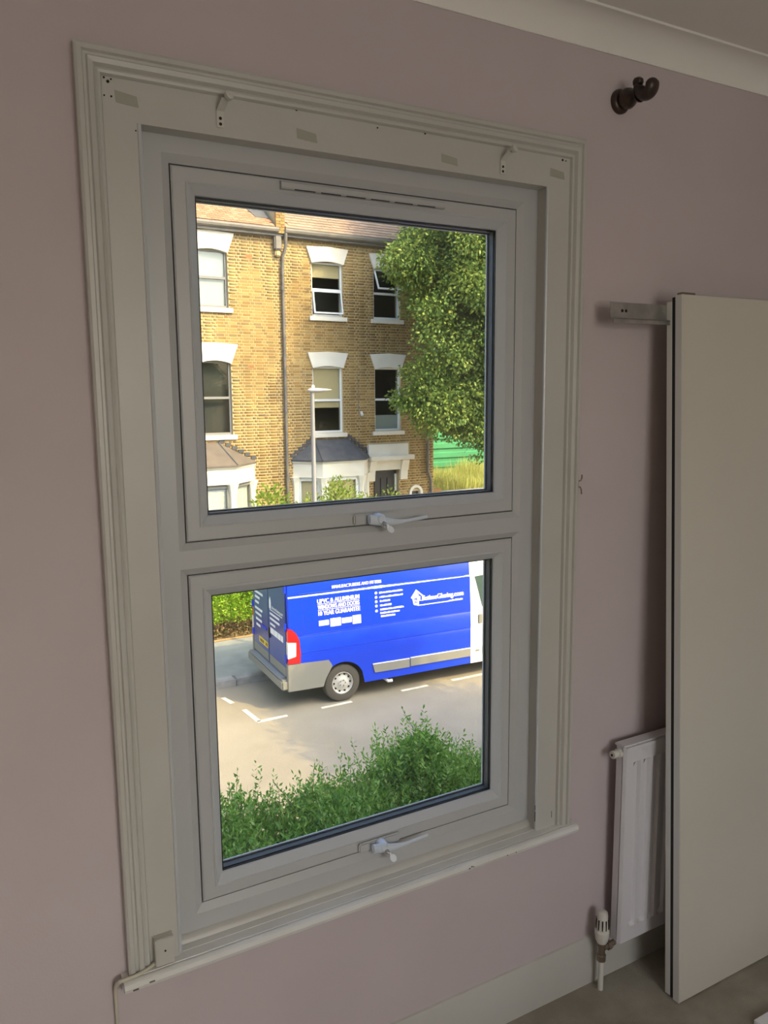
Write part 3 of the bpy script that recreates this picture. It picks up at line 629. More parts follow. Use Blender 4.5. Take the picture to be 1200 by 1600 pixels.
for u, z in ((6.76,6.19),(6.80,8.94)):
    ab = MB().box(u,u+.17,-.012,.05,z,z+.11).build('air_brick', mat('terracotta', (.52,.21,.07), .85), hl, bevel=.004)
    for k in range(4): MB().box(u+.02+k*.036,u+.034+k*.036,-.0135,-.01,z+.02,z+.09).build('vent_slot', M_INT, ab)
bay(hl, 4.35, 5.06, 6.06, 6.84, .65, (5.25,5.88), 4.32, M_BAYT, M_GFRAME, M_NET, None)
MB().box(1.6,7.72,-.16,.3,HZ-.02,HZ+.05).build('fascia', M_IRON, hl)
def gutter(parent, u0, u1, z):
    ring = [(-.16+.0,z+.17),(-.27,z+.17),(-.275,z+.12),(-.26,z+.07),(-.20,z+.04),(-.16,z+.04)]
    MB().prism([(u0,)+q for q in ring],[(u1,)+q for q in ring]).build('gutter', M_IRON, parent)
gutter(hl, 1.6, 7.62, HZ)
PITCH = R(36)
def roof_pieces(parent, name, m_, u0, u1, rows, gauge, w, lap, th, key, jit, skip=None):
    MB().quadbox([(u0,-.24,HZ+.12),(u1,-.24,HZ+.12),(u1,4.2,HZ+.12+4.44*math.tan(PITCH)),(u0,4.2,HZ+.12+4.44*math.tan(PITCH)),(u0,-.24,HZ+.17),(u1,-.24,HZ+.17),(u1,4.2,HZ+.17+4.44*math.tan(PITCH)),(u0,4.2,HZ+.17+4.44*math.tan(PITCH))]).build('roof', mat('roof_under_'+key, (.38,.19,.11) if key == 'tile' else (.25,.19,.155), .85, c2=(.46,.25,.15) if key == 'tile' else (.20,.15,.13), scale=9), parent)
    mb = MB(); mb.box(.004,w-.004,0,gauge+lap,0,th); me = bpy.data.meshes.new(key); me.from_pydata(mb.v,[],mb.f); me.update()
    for r in range(rows):
        u = u0 + (w/2 if r % 2 else 0); s = r*gauge
        while u + w <= u1 + .01:
            if not (skip and skip(u+w/2, s)):
                q = link(name, me, m_, parent)
                q.location = (u, -.26 + s*math.cos(PITCH), HZ+.178 + s*math.sin(PITCH) + random.uniform(0,jit)); q.rotation_euler = (PITCH - R(4.5), 0, 0)
            u += w
MB().quadbox([(1.6,-.24,HZ+.12),(4.7,-.24,HZ+.12),(4.7,4.2,HZ+.12+4.44*math.tan(PITCH)),(1.6,4.2,HZ+.12+4.44*math.tan(PITCH)),(1.6,-.24,HZ+.18),(4.7,-.24,HZ+.18),(4.7,4.2,HZ+.18+4.44*math.tan(PITCH)),(1.6,4.2,HZ+.18+4.44*math.tan(PITCH))]).build('roof', mat('roof_under_tile', (.38,.19,.11), .85, c2=(.46,.25,.15), scale=9), hl)
roof_pieces(hl, 'roof_tile', M_TILE, 4.7, 7.5, 15, .105, .165, .06, .016, 'tile', .004, lambda u, s: u > 7.02+.25*(.9-s) and s > .38)
o = MB().quadbox([(7.12,-.26+.40*math.cos(PITCH),HZ+.19+.40*math.sin(PITCH)),(7.5,-.26+.40*math.cos(PITCH),HZ+.19+.40*math.sin(PITCH)),(7.5,1.2,HZ+.19+1.46*math.tan(PITCH)),(6.8,1.2,HZ+.19+1.46*math.tan(PITCH)),(7.12,-.26+.40*math.cos(PITCH),HZ+.21+.40*math.sin(PITCH)),(7.5,-.26+.40*math.cos(PITCH),HZ+.21+.40*math.sin(PITCH)),(7.5,1.2,HZ+.21+1.46*math.tan(PITCH)),(6.8,1.2,HZ+.21+1.46*math.tan(PITCH))]).build('lead_flashing', M_LEAD, hl)
pw = MB().prism([(7.56,-.20,HZ+.1),(7.56,4.2,HZ+.1+4.4*math.tan(PITCH)),(7.56,4.2,HZ+.55+4.4*math.tan(PITCH)),(7.56,-.20,HZ+.55)], [(7.80,-.20,HZ+.1),(7.80,4.2,HZ+.1+4.4*math.tan(PITCH)),(7.80,4.2,HZ+.55+4.4*math.tan(PITCH)),(7.80,-.20,HZ+.55)]).build('party_wall', M_MORTAR, hl)
for r in range(7):
    z = HZ+.03+r*.075
    for a, b in (((7.555,7.655),(7.665,7.805)) if r % 2 else ((7.555,7.705),(7.715,7.805))):
        MB().box(a,b,-.215,-.15,z+.01,z+.075).build('brick', M_BRICK1, pw)
MB().box(7.54,7.74,-.16,.0,HZ-.36,HZ+.02).build('corbel', M_IRON, hl, bevel=.03)
MB().box(7.57,7.72,-.12,.0,HZ-.52,HZ-.36).build('corbel', M_MORTAR, hl, bevel=.03)
# ---- the next house along, beyond the left edge of the view
hn = house_base('yellow brick terraced house farthest to the left along the terrace')
holes = [(-.4,.5,7.69,9.10),(-.4,.5,4.51,6.38),(-2.9,-2.0,7.69,9.10),(-2.9,-2.0,4.51,6.38),(-.45,.45,1.0,3.3)]
holes_wall(MB(), -4.2, 1.59, 0, HZ, holes, .001, .28).build('wall', M_MORTAR, hn)
MB().box(-4.2,1.59,.9,8,0,HZ).build('wall_core', M_INT, hn)
brick_face(hn, -4.2, 1.59, 0, HZ, holes + [(-3.7,-1.2,0,3.7)], lambda u, z: None)
for (u0,u1,z0,z1), r_ in zip(holes[:4], (8.42,5.45,8.42,5.45)):
    sash_window(hn, u0, u1, z0, z1, r_, M_WFRAME, None, [(.5,.97,M_PALE,'roller_blind')]); lintel(hn, (u0+u1)/2, u1-u0, z1-.07, z1+.43, .18, .075)
bay(hn, -3.65, -3.0, -1.9, -1.25, .65, (-2.95,-1.95), 4.32, M_SLATE2, M_WFRAME, M_NET, None)
MB().box(-.43,.43,.12,.18,1.0,3.3).build('front_door', M_DDOOR, hn)
MB().box(-.65,.65,-.10,.05,3.3,3.75).build('hood_frieze', M_STUCCO, hn, bevel=.012)
MB().box(-4.2,1.59,-.16,.3,HZ-.02,HZ+.05).build('fascia', M_IRON, hn); gutter(hn, -4.2, 1.58, HZ)
MB().quadbox([(-4.2,-.24,HZ+.12),(1.59,-.24,HZ+.12),(1.59,4.2,HZ+.12+4.44*math.tan(PITCH)),(-4.2,4.2,HZ+.12+4.44*math.tan(PITCH)),(-4.2,-.24,HZ+.18),(1.59,-.24,HZ+.18),(1.59,4.2,HZ+.18+4.44*math.tan(PITCH)),(-4.2,4.2,HZ+.18+4.44*math.tan(PITCH))]).build('roof', mat('roof_under_tile', (.38,.19,.11), .85), hn)
# ---- right house
hr = house_base('sooty brick terraced house with slate roof and white door hood, right of the iron downpipe')
WA2=(8.63,9.58,7.60,9.02); WB2=(10.54,11.42,7.60,8.99); WA1=(8.60,9.53,4.47,6.27); WB1=(10.55,11.43,4.47,6.26)
holes = [WA2,WB2,WA1,WB1,(10.48,11.36,1.0,3.36),(11.69,12.16,2.0,2.66)]
holes_wall(MB(), 7.72, 12.57, 0, HZ, holes, .001, .28).build('wall', M_MORTAR, hr)
MB().box(7.72,12.57,.9,8,0,HZ).build('wall_core', M_INT, hr)
MB().box(12.30,12.56,.28,8,0,HZ).build('side_wall', M_BRICK, hr)
nb = holes + [(8.0,10.28,0,3.7),(10.28,11.72,3.3,4.1)]
brick_face(hr, 7.725, 12.57, 0, HZ, nb, lambda u, z: (abs(u-8.6)*.5+abs(z-7.0)*.3) if z > 4.4 else None)
sash_window(hr, *WA2, 8.30, M_WFRAME, ('lower', 9), [(.72,.97,M_BLIND,'roller_blind')])
sash_window(hr, *WB2, 8.30, M_WFRAME, ('upper', 24), None)
sash_window(hr, *WA1, 5.36, M_WFRAME, None, [(.38,.98,M_BLIND,'roller_blind')])
sash_window(hr, *WB1, 5.36, M_WFRAME, None, [(.03,.25,M_PALE,'roller_blind')])
for w_ in (WA2,WB2,WA1,WB1): lintel(hr, (w_[0]+w_[1])/2, w_[1]-w_[0], w_[3]-.05, w_[3]+.38, .15, .06)
bay(hr, 7.97, 8.53, 9.78, 10.30, .65, (8.62,9.64), 4.30, M_SLATE2, M_WFRAME, M_BLIND, None)
MB().box(7.72,12.57,-.16,.3,HZ-.02,HZ+.05).build('fascia', M_IRON, hr)
gutter(hr, 7.80, 12.6, HZ)
roof_pieces(hr, 'roof_slate', M_SLATE, 7.82, 12.6, 9, .16, .25, .10, .008, 'slate', .003)
# door hood, pilasters, door
MB().box(10.28,11.62,-.10,.02,3.74,4.09).build('hood_parapet', M_STUCCO, hr, bevel=.012)
MB().box(10.27,11.74,-.26,.02,3.63,3.76).build('hood_cornice', M_STUCCO, hr, bevel=.012)
MB().box(10.28,11.62,-.07,.02,3.34,3.64).build('hood_frieze', M_STUCCO, hr)
for a, b in ((10.29,10.49),(11.36,11.60)):
    MB().loft([[(a,-.07,3.04),(b,-.07,3.04),(b,.02,3.04),(a,.02,3.04)],[(a,-.10,3.3),(b,-.10,3.3),(b,.02,3.3),(a,.02,3.3)],[(a,-.20,3.62),(b,-.20,3.62),(b,.02,3.62),(a,.02,3.62)]]).build('console', M_STUCCO, hr)
d = MB().box(10.50,11.34,.16,.22,1.0,3.35).build('front_door', M_DDOOR, hr)
for a in (10.58,10.80,11.02): MB().box(a,a+.14,.135,.165,1.15,3.1).build('door_panel', M_DDOOR, d, bevel=.01)
MB().box(11.28,11.34,.12,.16,2.7,3.2).build('door_light', M_WFRAME, d)
MB().box(10.3,11.6,-1.4,.0,.1,1.0).build('door_steps', M_KERB, hr)
ring = [(11.93+.24*math.cos(a), 2.60+.24*math.sin(a)) for a in [R(180*k/12) for k in range(13)]]; inn = [(11.93+.16*math.cos(a), 2.60+.16*math.sin(a)) for a in [R(180*k/12) for k in range(12,-1,-1)]]
full = [(12.17,2.0)] + ring + [(11.69,2.0),(11.77,2.0)] + inn + [(12.09,2.0)]
aw = MB().prism([(q[0],-.04,q[1]) for q in full],[(q[0],.12,q[1]) for q in full]).build('window', M_STUCCO, hr)
MB().box(11.76,12.10,.08,.09,2.0,2.78).build('pane', M_WGLASS, aw)
# pipes, cables, burglar light
dp = empty('downpipe', F0 + Vector((7.77*math.cos(FR), 7.77*math.sin(FR), 0)), FR); tag(dp, 'dark iron rainwater downpipe between the two brick houses', 'downpipe')
MB().tube([(.05,-.22,HZ+.06),(.06,-.18,HZ-.25),(.02,-.08,HZ-.5),(0,-.075,HZ-.8),(-.02,-.075,.15)], .042, 10).build('pipe', M_IRON, dp, smooth=True)
for z in (8.2,6.4,5.05,3.2): MB().lathe((-.008,-.075,z),(0,0,1),[(0,.052),(.12,.052)],10).build('pipe_collar', M_IRON, dp)
dp = empty('downpipe', F0 + Vector((12.35*math.cos(FR), 12.35*math.sin(FR), 0)), FR); tag(dp, 'iron waste pipe at the right-hand corner of the sooty house', 'downpipe')
MB().tube([(-.02,-.06,4.7),(-.02,-.06,3.25),(.10,-.06,2.95),(.10,-.06,.15)], .038, 8).build('pipe', M_IRON, dp, smooth=True)
MB().lathe((-.02,-.06,3.6),(0,0,1),[(0,.05),(.1,.05)],8).build('pipe_collar', M_IRON, dp)
o = MB().tube([(10.0,-.03,4.95),(10.0,-.035,5.95),(9.96,-.03,6.0)], .008, 6).build('wall_wire', M_IRON); o.location = F0; o.rotation_euler = (0,0,FR); tag(o, 'thin dark wire clipped to the brick between the first-floor windows', 'wire')
o = empty('security_light', F0 + Vector((10.09*math.cos(FR), 10.09*math.sin(FR), 5.0)), FR); tag(o, 'small white security light on the brick wall', 'light')
MB().box(-.03,.03,-.05,.0,-.04,.04).build('bracket', M_WFRAME, o); MB().lathe((0,-.05,-.01),(0,-.6,-1),[(0,.03),(.07,.05)],12).build('head', M_WFRAME, o, smooth=True)

# street lamp
o = empty('street_lamp', (6.22, 13.1, GZ+.11)); tag(o, 'slim grey street lamp post on the far pavement', 'street lamp')
M_POLE = mat('lamp_grey', (0.27, 0.26, 0.24), 0.5, .3)
MB().lathe((0,0,0),(0,0,1),[(0,.075),(1.1,.075),(1.14,.05),(5.45,.042)],14).build('pole', M_POLE, o, smooth=True)
MB().loft([[(x, w*math.cos(a), 5.47+h*math.sin(a)+.02*x) for a in [2*math.pi*j/12 for j in range(12)]] for x, w, h in ((-.10,.03,.02),(-.04,.08,.045),(.12,.11,.045),(.30,.09,.03),(.42,.03,.012))]).build('lantern', mat('lantern_grey', (.42,.38,.32), .4), o, smooth=True, angle=60)
MB().lathe((.02,0,5.51),(0,0,1),[(0,.035),(.04,.035),(.065,.02)],12).build('photocell', M_WFRAME, o, smooth=True)

# ---------------------------------------------------------------- bank, boundary wall, hoarding at the right
ground('bank', 12.7, 50, 19.2, 45, GZ, GZ+2.2, M_SOIL, 'raised grassy ground beside the end house')
bw = empty('boundary_wall', (12.75, 18.95, GZ)); tag(bw, 'low brick retaining wall right of the end house', 'wall')
MB().box(0,8,.001,.22,0,2.42).build('core', M_MORTAR, bw)
brick_face(bw, 0, 8, 0, 2.43, [], lambda u, z: (u*.6 + (2.4-z)*3) if z > 1.5 else None, 120)
for k in range(14): MB().box(k*.58,k*.58+.57,-.05,.27,2.42,2.49).build('coping_stone', M_KERB, bw, bevel=.01)
MB().box(-.02,.36,-.08,.30,0,2.62).build('pier', M_BRICK, bw)
M_GREEN = mat('green_hoarding', (0.03, 0.19, 0.07), 0.7, c2=(0.04, 0.23, 0.09), scale=1.5)
hd_ = empty('hoarding', (13.0, 24.0, GZ)); tag(hd_, 'green ribbed metal hoarding behind the tall grass', 'hoarding')
for k in range(8):
    z = 2.0+k*.36; ring = [(0,z),(-.06,z+.02),(-.06,z+.19),(0,z+.23),(0,z+.36),(.04,z+.36),(.04,z)]
    MB().prism([(0,)+q for q in ring],[(12,)+q for q in ring]).build('panel', M_GREEN, hd_)
for k in range(5): MB().box(k*3-.05,k*3+.05,.05,.15,1.5,5.0).build('post', M_IRON, hd_)
n = 16000
gx = np.random.uniform(12.9, 21, n); gy = np.random.uniform(19.3, 23.6, n); gz = np.full(n, GZ+2.15)
ln = np.random.uniform(.45, 1.05, n)*np.where(gy > 21.5, 1.05, .9)*(0.82+.18*np.sin(gx*2.3)); ang = np.random.uniform(0, 2*np.pi, n); lean_ = np.random.uniform(.03, .32, n)
base = np.stack([gx,gy,gz],1); tip = base + np.stack([np.cos(ang)*lean_*ln, np.sin(ang)*lean_*ln, ln],1); mid = (base+tip)/2 - np.stack([np.cos(ang), np.sin(ang), 0*ang],1)*(lean_*ln*.2)[:,None]
a2 = np.random.uniform(0, np.pi, n); s = np.stack([np.cos(a2), np.sin(a2), 0*a2],1)*.009
v = np.stack([base-s, base+s, mid+s*1.3, mid-s*1.3, tip, tip],1)[:,:5]
f = np.concatenate([(np.arange(n)*5)[:,None]+np.array([0,1,2]), (np.arange(n)*5)[:,None]+np.array([0,2,3]), (np.arange(n)*5)[:,None]+np.array([3,2,4])])
o = link('tall_grass', raw_mesh('tall_grass', v.reshape(-1,3), f), GRASS); tag(o, 'tall yellowing grass growing on the bank before the green hoarding', 'grass', kind='stuff')

# ---------------------------------------------------------------- trees, shrubs, hedges
def ellipsoid_clumps(center, rad, n, power=.45, lump=.18):
    d = np.random.normal(0,1,(n,3)); d /= np.linalg.norm(d,axis=1)[:,None]
    r = np.random.uniform(0,1,n)**power
    b = 1+lump*np.sin(d[:,0]*5+d[:,2]*4+1.3)*np.cos(d[:,1]*4-d[:,2]*5)
    return np.array(center) + d*np.array(rad)*(r*b)[:,None], d
def tree(name, loc, height, center, rad, nclump, per, clump_r, leaf, label, m_, group=None, lobes=()):
    o = empty(name, loc); tag(o, label, 'tree', group)
    c, d = ellipsoid_clumps(center, rad, nclump)
    low = c[:,2] < center[2]; c[low,2] = center[2] + (c[low,2]-center[2])*.80
    fr_ = np.clip((c[:,2]-center[2])/rad[2], 0, 1); c[:,0] = center[0] + (c[:,0]-center[0])*(1-.38*fr_)
    for (lc, lr, ln) in lobes:
        e_, d2 = ellipsoid_clumps(lc, (lr,lr*.8,lr*.8), ln, .33); c = np.concatenate([c, e_]); d = np.concatenate([d, d2])
    nclump = len(c)
    cr = np.random.uniform(.7,1.35,nclump)*clump_r
    idx = np.repeat(np.arange(nclump), per); g_ = np.random.normal(0,1,(len(idx),3)); g_ /= np.linalg.norm(g_,axis=1)[:,None]
    pos = c[idx] + g_*(np.random.uniform(0,1,len(idx))**.5*cr[idx])[:,None]*np.array([1.15,1.15,.8])
    v, f = leaves(pos, g_*.6+d[idx]*.4, leaf, leaf*.62, .5, .35)
    q = link('foliage', raw_mesh('foliage', v, f), m_, o); q['kind'] = 'stuff'
    cz = center[2]; mb = MB().tube([(0,0,0),(.05,.02,cz*.35),(center[0]*.5,center[1]*.5,cz*.8),(center[0],center[1],cz+rad[2]*.55)], [.24,.19,.15,.04], 10); mb.build('trunk', M_BARK, o, smooth=True)
    for k in range(9):
        t = c[random.randrange(nclump)]; h = cz*.55+random.random()*rad[2]*.6; s0 = Vector((center[0]*.4,center[1]*.4,h))
        MB().tube([s0, s0.lerp(Vector(t),.5)+Vector((0,0,.25)), Vector(t)], [.07,.045,.012], 6).build('branch', M_BARK, o, smooth=True)
    return o
tree('street_tree', (13.15, 15.6, GZ+.12), 14, (0,0,8.6), (2.95,2.1,5.6), 760, 360, .52, .098, 'large leafy green tree in front of the end house', LEAF_TREE, lobes=(((-2.75,-.1,5.5),.75,16),((-1.7,0,4.95),1.0,34),((-.3,0,4.6),1.1,34),((-2.9,0,8.6),.6,12)))
tree('street_tree', (9.9, 3.35, GZ+.1), 8, (0,0,6.1), (2.2,1.7,2.0), 230, 170, .38, .12, 'smaller street tree on the near pavement, casting dappled shade beside the van', LEAF_TREE)

def shrub(name, loc, blobs, nleaf, leaf, m_, label, cat='shrub', jit=.7, stems=6, group=None):
    o = empty(name, loc); tag(o, label, cat, group); P_, D_ = [], []
    tot = sum(b[1][0]*b[1][1]*b[1][2] for b in blobs)**(1)
    for (c, r) in blobs:
        k = max(30, int(nleaf*(r[0]*r[1]*r[2])/tot)); p_, d_ = ellipsoid_clumps(c, r, k, .33, .22); P_.append(p_); D_.append(d_)
    p_ = np.concatenate(P_); d_ = np.concatenate(D_); v, f = leaves(p_, d_+np.array([0,0,.4]), leaf, leaf*.5, jit)
    q = link('foliage', raw_mesh('foliage', v, f), m_, o); q['kind'] = 'stuff'
    for k in range(stems):
        c, r = blobs[k % len(blobs)]; a = random.uniform(0,6.28)
        MB().tube([(c[0]*.6+.1*math.cos(a),c[1]*.6+.1*math.sin(a),0),(c[0]+r[0]*.5*math.cos(a),c[1]+r[1]*.5*math.sin(a),c[2]+r[2]*.4)], [.018,.006], 6).build('stem', M_BARK, o)
    return o
shrub('garden_shrub', (6.75,16.7,GZ+.12), [((-.05,0,2.6),(.50,.4,.62)),((.25,0,2.0),(.5,.45,.7)),((-.2,0,1.4),(.5,.5,.8)),((.1,.0,.8),(.5,.5,.7))], 2600, .13, LEAF_BUSH, 'feathery green shrub by the brick wall beside the left bay', jit=.6)
shrub('garden_shrub', (8.4,16.3,GZ+.12), [((-.75,0,2.3),(.55,.45,.62)),((0,0,2.55),(.55,.45,.75)),((.75,0,2.25),(.55,.45,.6)),((-.2,0,2.95),(.25,.25,.42)),((1.35,0,2.35),(.30,.3,.42)),((1.45,0,2.75),(.22,.2,.30)),((0,0,1.3),(1.3,.6,1.0)),((.8,0,1.0),(1.0,.6,.9))], 9000, .10, LEAF_BUSH, 'bright green bushy shrub before the slate-roofed bay', jit=.6)

# clipped hedge behind the far pavement
o = empty('privet_hedge', (5.2, 15.45, GZ+.11)); tag(o, 'bright green clipped hedge behind the far pavement', 'hedge')
n = 62000
p_ = np.stack([np.random.uniform(-8.0,3.4,n), np.random.uniform(-.36,.42,n), .36+np.random.uniform(0,1,n)**.8*1.32],1)
side = np.random.uniform(0,1,n) < .72; p_[side,1] = -.36 + np.random.exponential(.05, side.sum()) - .05*np.sin(p_[side,0]*6)*np.sin(p_[side,2]*7)
nrm = np.where(side[:,None], np.array([[0,-1,.5]]), np.array([[0,0,1.]])); v, f = leaves(p_, nrm, .075, .05, .55)
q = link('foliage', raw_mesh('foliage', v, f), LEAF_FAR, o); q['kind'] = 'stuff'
n = 7200; p_ = np.stack([np.random.uniform(-8.0,3.4,n), -.36+np.random.uniform(0,.4,n), np.random.uniform(0,1,n)**1.6*.5],1); v, f = leaves(p_, np.tile([[0,-.5,.4]],(n,1)), .07, .045, .8)
q = link('dead_leaves', raw_mesh('dead_leaves', v, f), LEAF_DRY, o); q['kind'] = 'stuff'
for k in range(74):
    x = -7.9+k*.15; MB().tube([(x,-.05,0),(x+random.uniform(-.1,.1),random.uniform(-.2,.1),.55)], [.016,.010], 5).build('stem', M_BARK, o)
MB().box(-8.1,3.5,-.44,-.40,-.02,.035).build('edging', mat('edging_stone', (.45,.30,.14), .9), o)

# shrubs right below our window: upright leafy shoots
def shoots(name, loc, area, nshoot, label, hfun, stem_h=.55, leaf=.046):
    o = empty(name, loc); tag(o, label, 'shrub', 'green shrubs below the window'); pos, nr = [], []
    mbs = MB()
    for k in range(nshoot):
        x, y = random.uniform(area[0],area[1]), random.uniform(area[2],area[3]); top = hfun(x, y)*random.uniform(.90,1.0) + random.expovariate(17.0); L = random.uniform(.35, stem_h+.25)
        lx, ly = random.gauss(0,.12), random.gauss(0,.12); b = Vector((x,y,top-L)); t = Vector((x+lx*L*2,y+ly*L*2,top)); m_ = int(L/.030)
        for j in range(m_):
            s = j/m_; c = b.lerp(t, s); a = random.uniform(0,6.28) if j % 2 == 0 else a+1.57
            for w in (0, math.pi): pos.append((c.x+random.gauss(0,.008),c.y+random.gauss(0,.008),c.z)); nr.append((math.cos(a+w)*1.0, math.sin(a+w)*1.0, .75))
        pos.append(tuple(t)); nr.append((lx,ly,1)); 
        if k % 3 == 0: mbs.tube([b, t], [.004,.0015], 3, False)
    v, f = leaves(np.array(pos), np.array(nr), leaf, leaf*.40, .25)
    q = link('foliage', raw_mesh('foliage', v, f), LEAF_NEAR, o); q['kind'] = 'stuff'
    q = mbs.build('twigs', M_BARK, o); q['kind'] = 'stuff'
    n = 26000; p_ = np.stack([np.random.uniform(area[0],area[1],n), np.random.uniform(area[2],area[3],n), 1-np.random.uniform(0,1,n)**2*.7],1)
    hv = np.array([hfun(a,b) for a,b in p_[:,:2]]); p_[:,2] *= hv-.06
    v, f = leaves(p_, np.tile([[0,0,.8]],(n,1)), leaf*1.15, leaf*.5, .9)
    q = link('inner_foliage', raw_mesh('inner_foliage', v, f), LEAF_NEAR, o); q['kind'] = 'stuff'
    for k in range(10):
        x = area[0]+(area[1]-area[0])*(k+.5)/10; y = (area[2]+area[3])/2
        MB().tube([(x,y,0),(x+random.uniform(-.1,.1),y+random.uniform(-.2,.2),1.5)], [.03,.012], 6).build('stem', M_BARK, o)
shoots('garden_hedge', (1.9,3.45,GZ+.1), (-1.7,.85,-.7,.72), 2000, 'leafy green privet hedge directly below the window', lambda x, y: 2.15+.07*math.sin(x*3.1+.4)*math.cos(y*4)+.06*math.sin(x*7.3))
shoots('garden_shrub', (3.30,3.75,GZ+.1), (-.62,1.0,-.75,.70), 1300, 'taller rounded green shrub at the hedge\'s right end', lambda x, y: max(1.5, 1.98+.60*math.exp(-((x+.30)/.31)**2-((y-.05)/.45)**2)-.22*max(0,x)+.05*math.sin(x*9+y*6)))

# ---------------------------------------------------------------- the van
VR = R(-3.0)
van = empty('panel_van', (5.672, 11.679, GZ), VR); tag(van, 'blue panel van with white cab and lettering parked at the far kerb', 'van')
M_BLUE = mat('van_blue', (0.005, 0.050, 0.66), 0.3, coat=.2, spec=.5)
M_BLUE2 = mat('van_blue_shaded', (0.022, 0.055, 0.30), 0.34, c2=(0.04, 0.07, 0.27), scale=3, coat=.25)  # van blue made darker and greyer: shade of the rear put into the colour
M_VWHITE = mat('van_white', (0.82, 0.82, 0.80), 0.3, coat=.4)
M_VGREY = mat('van_grey_plastic', (0.24, 0.235, 0.205), 0.65)
M_BLUEM = mat('van_blue_edge', (0.03, 0.10, 0.80), 0.75, spec=.1)
M_TYRE = mat('tyre', (0.085, 0.075, 0.062), 0.9)
M_RIM = mat('steel_rim', (0.55, 0.53, 0.48), 0.5, .1)
M_RED = mat('tail_lens', (0.65, 0.012, 0.012), 0.18, coat=.6)
M_CLEAR = mat('clear_lens', (0.72, 0.70, 0.66), 0.15)
M_LET = mat('white_lettering', (0.86, 0.87, 0.88), 0.45)
M_PLATE = mat('yellow_plate', (0.78, 0.55, 0.05), 0.4)
M_VGLASS = mat('van_glass', (0.06, 0.10, 0.09), 0.06, spec=.8)
def halfw(z): # half width at height z
    if z < .55: return 1.005
    if z < 1.1: return 1.005+.02*(z-.55)/.55
    if z < 2.06: return 1.025-.055*(z-1.1)/.96
    return None
SIDE = [(.30),(.44),(.60),(.85),(.97),(1.0),(1.03),(1.30),(1.33),(1.36),(1.7),(2.02),(2.045)]
def section(x, zb, shrink=0.0, ztop=2.50, grooves=True):
    prof = []
    for z in SIDE:
        zz = max(z, zb) if z < .97 else z
        y = halfw(zz) - shrink
        if grooves and z in (1.0, 1.33): y -= .010
        if z == 2.045: y -= .014
        prof.append((y, zz))
    k = (ztop-2.05)/.45
    prof += [(.955-shrink, 2.06), (.94-shrink, 2.05+.21*k), (.905-shrink, 2.05+.33*k), (.83-shrink, 2.05+.40*k), (.60-shrink, 2.05+.435*k), (0, 2.05+.45*k)]
    near = [(x, -y, z) for y, z in prof]; far = [(x, y, z) for y, z in prof[::-1][1:]]
    return near + far
def arch(x, c, r=.415):
    d = abs(x-c); return max(.30, .34+math.sqrt(max(r*r-d*d,0))) if d < r else (.375 if x < -.4 else .30)
xs = sorted(set([-1.02,-1.0,-.93,-.8,-.6] + [-.42+.84*k/18 for k in range(19)] + [.6,1.0,1.34,1.36,1.8,2.2,2.55,2.68]))
mb = MB(); mb.loft([section(x, arch(x,0), .03 if x == -1.02 else 0.0) for x in xs], closed=False, caps=False); mb.build('cargo_body', M_BLUE, van, smooth=True, angle=22)
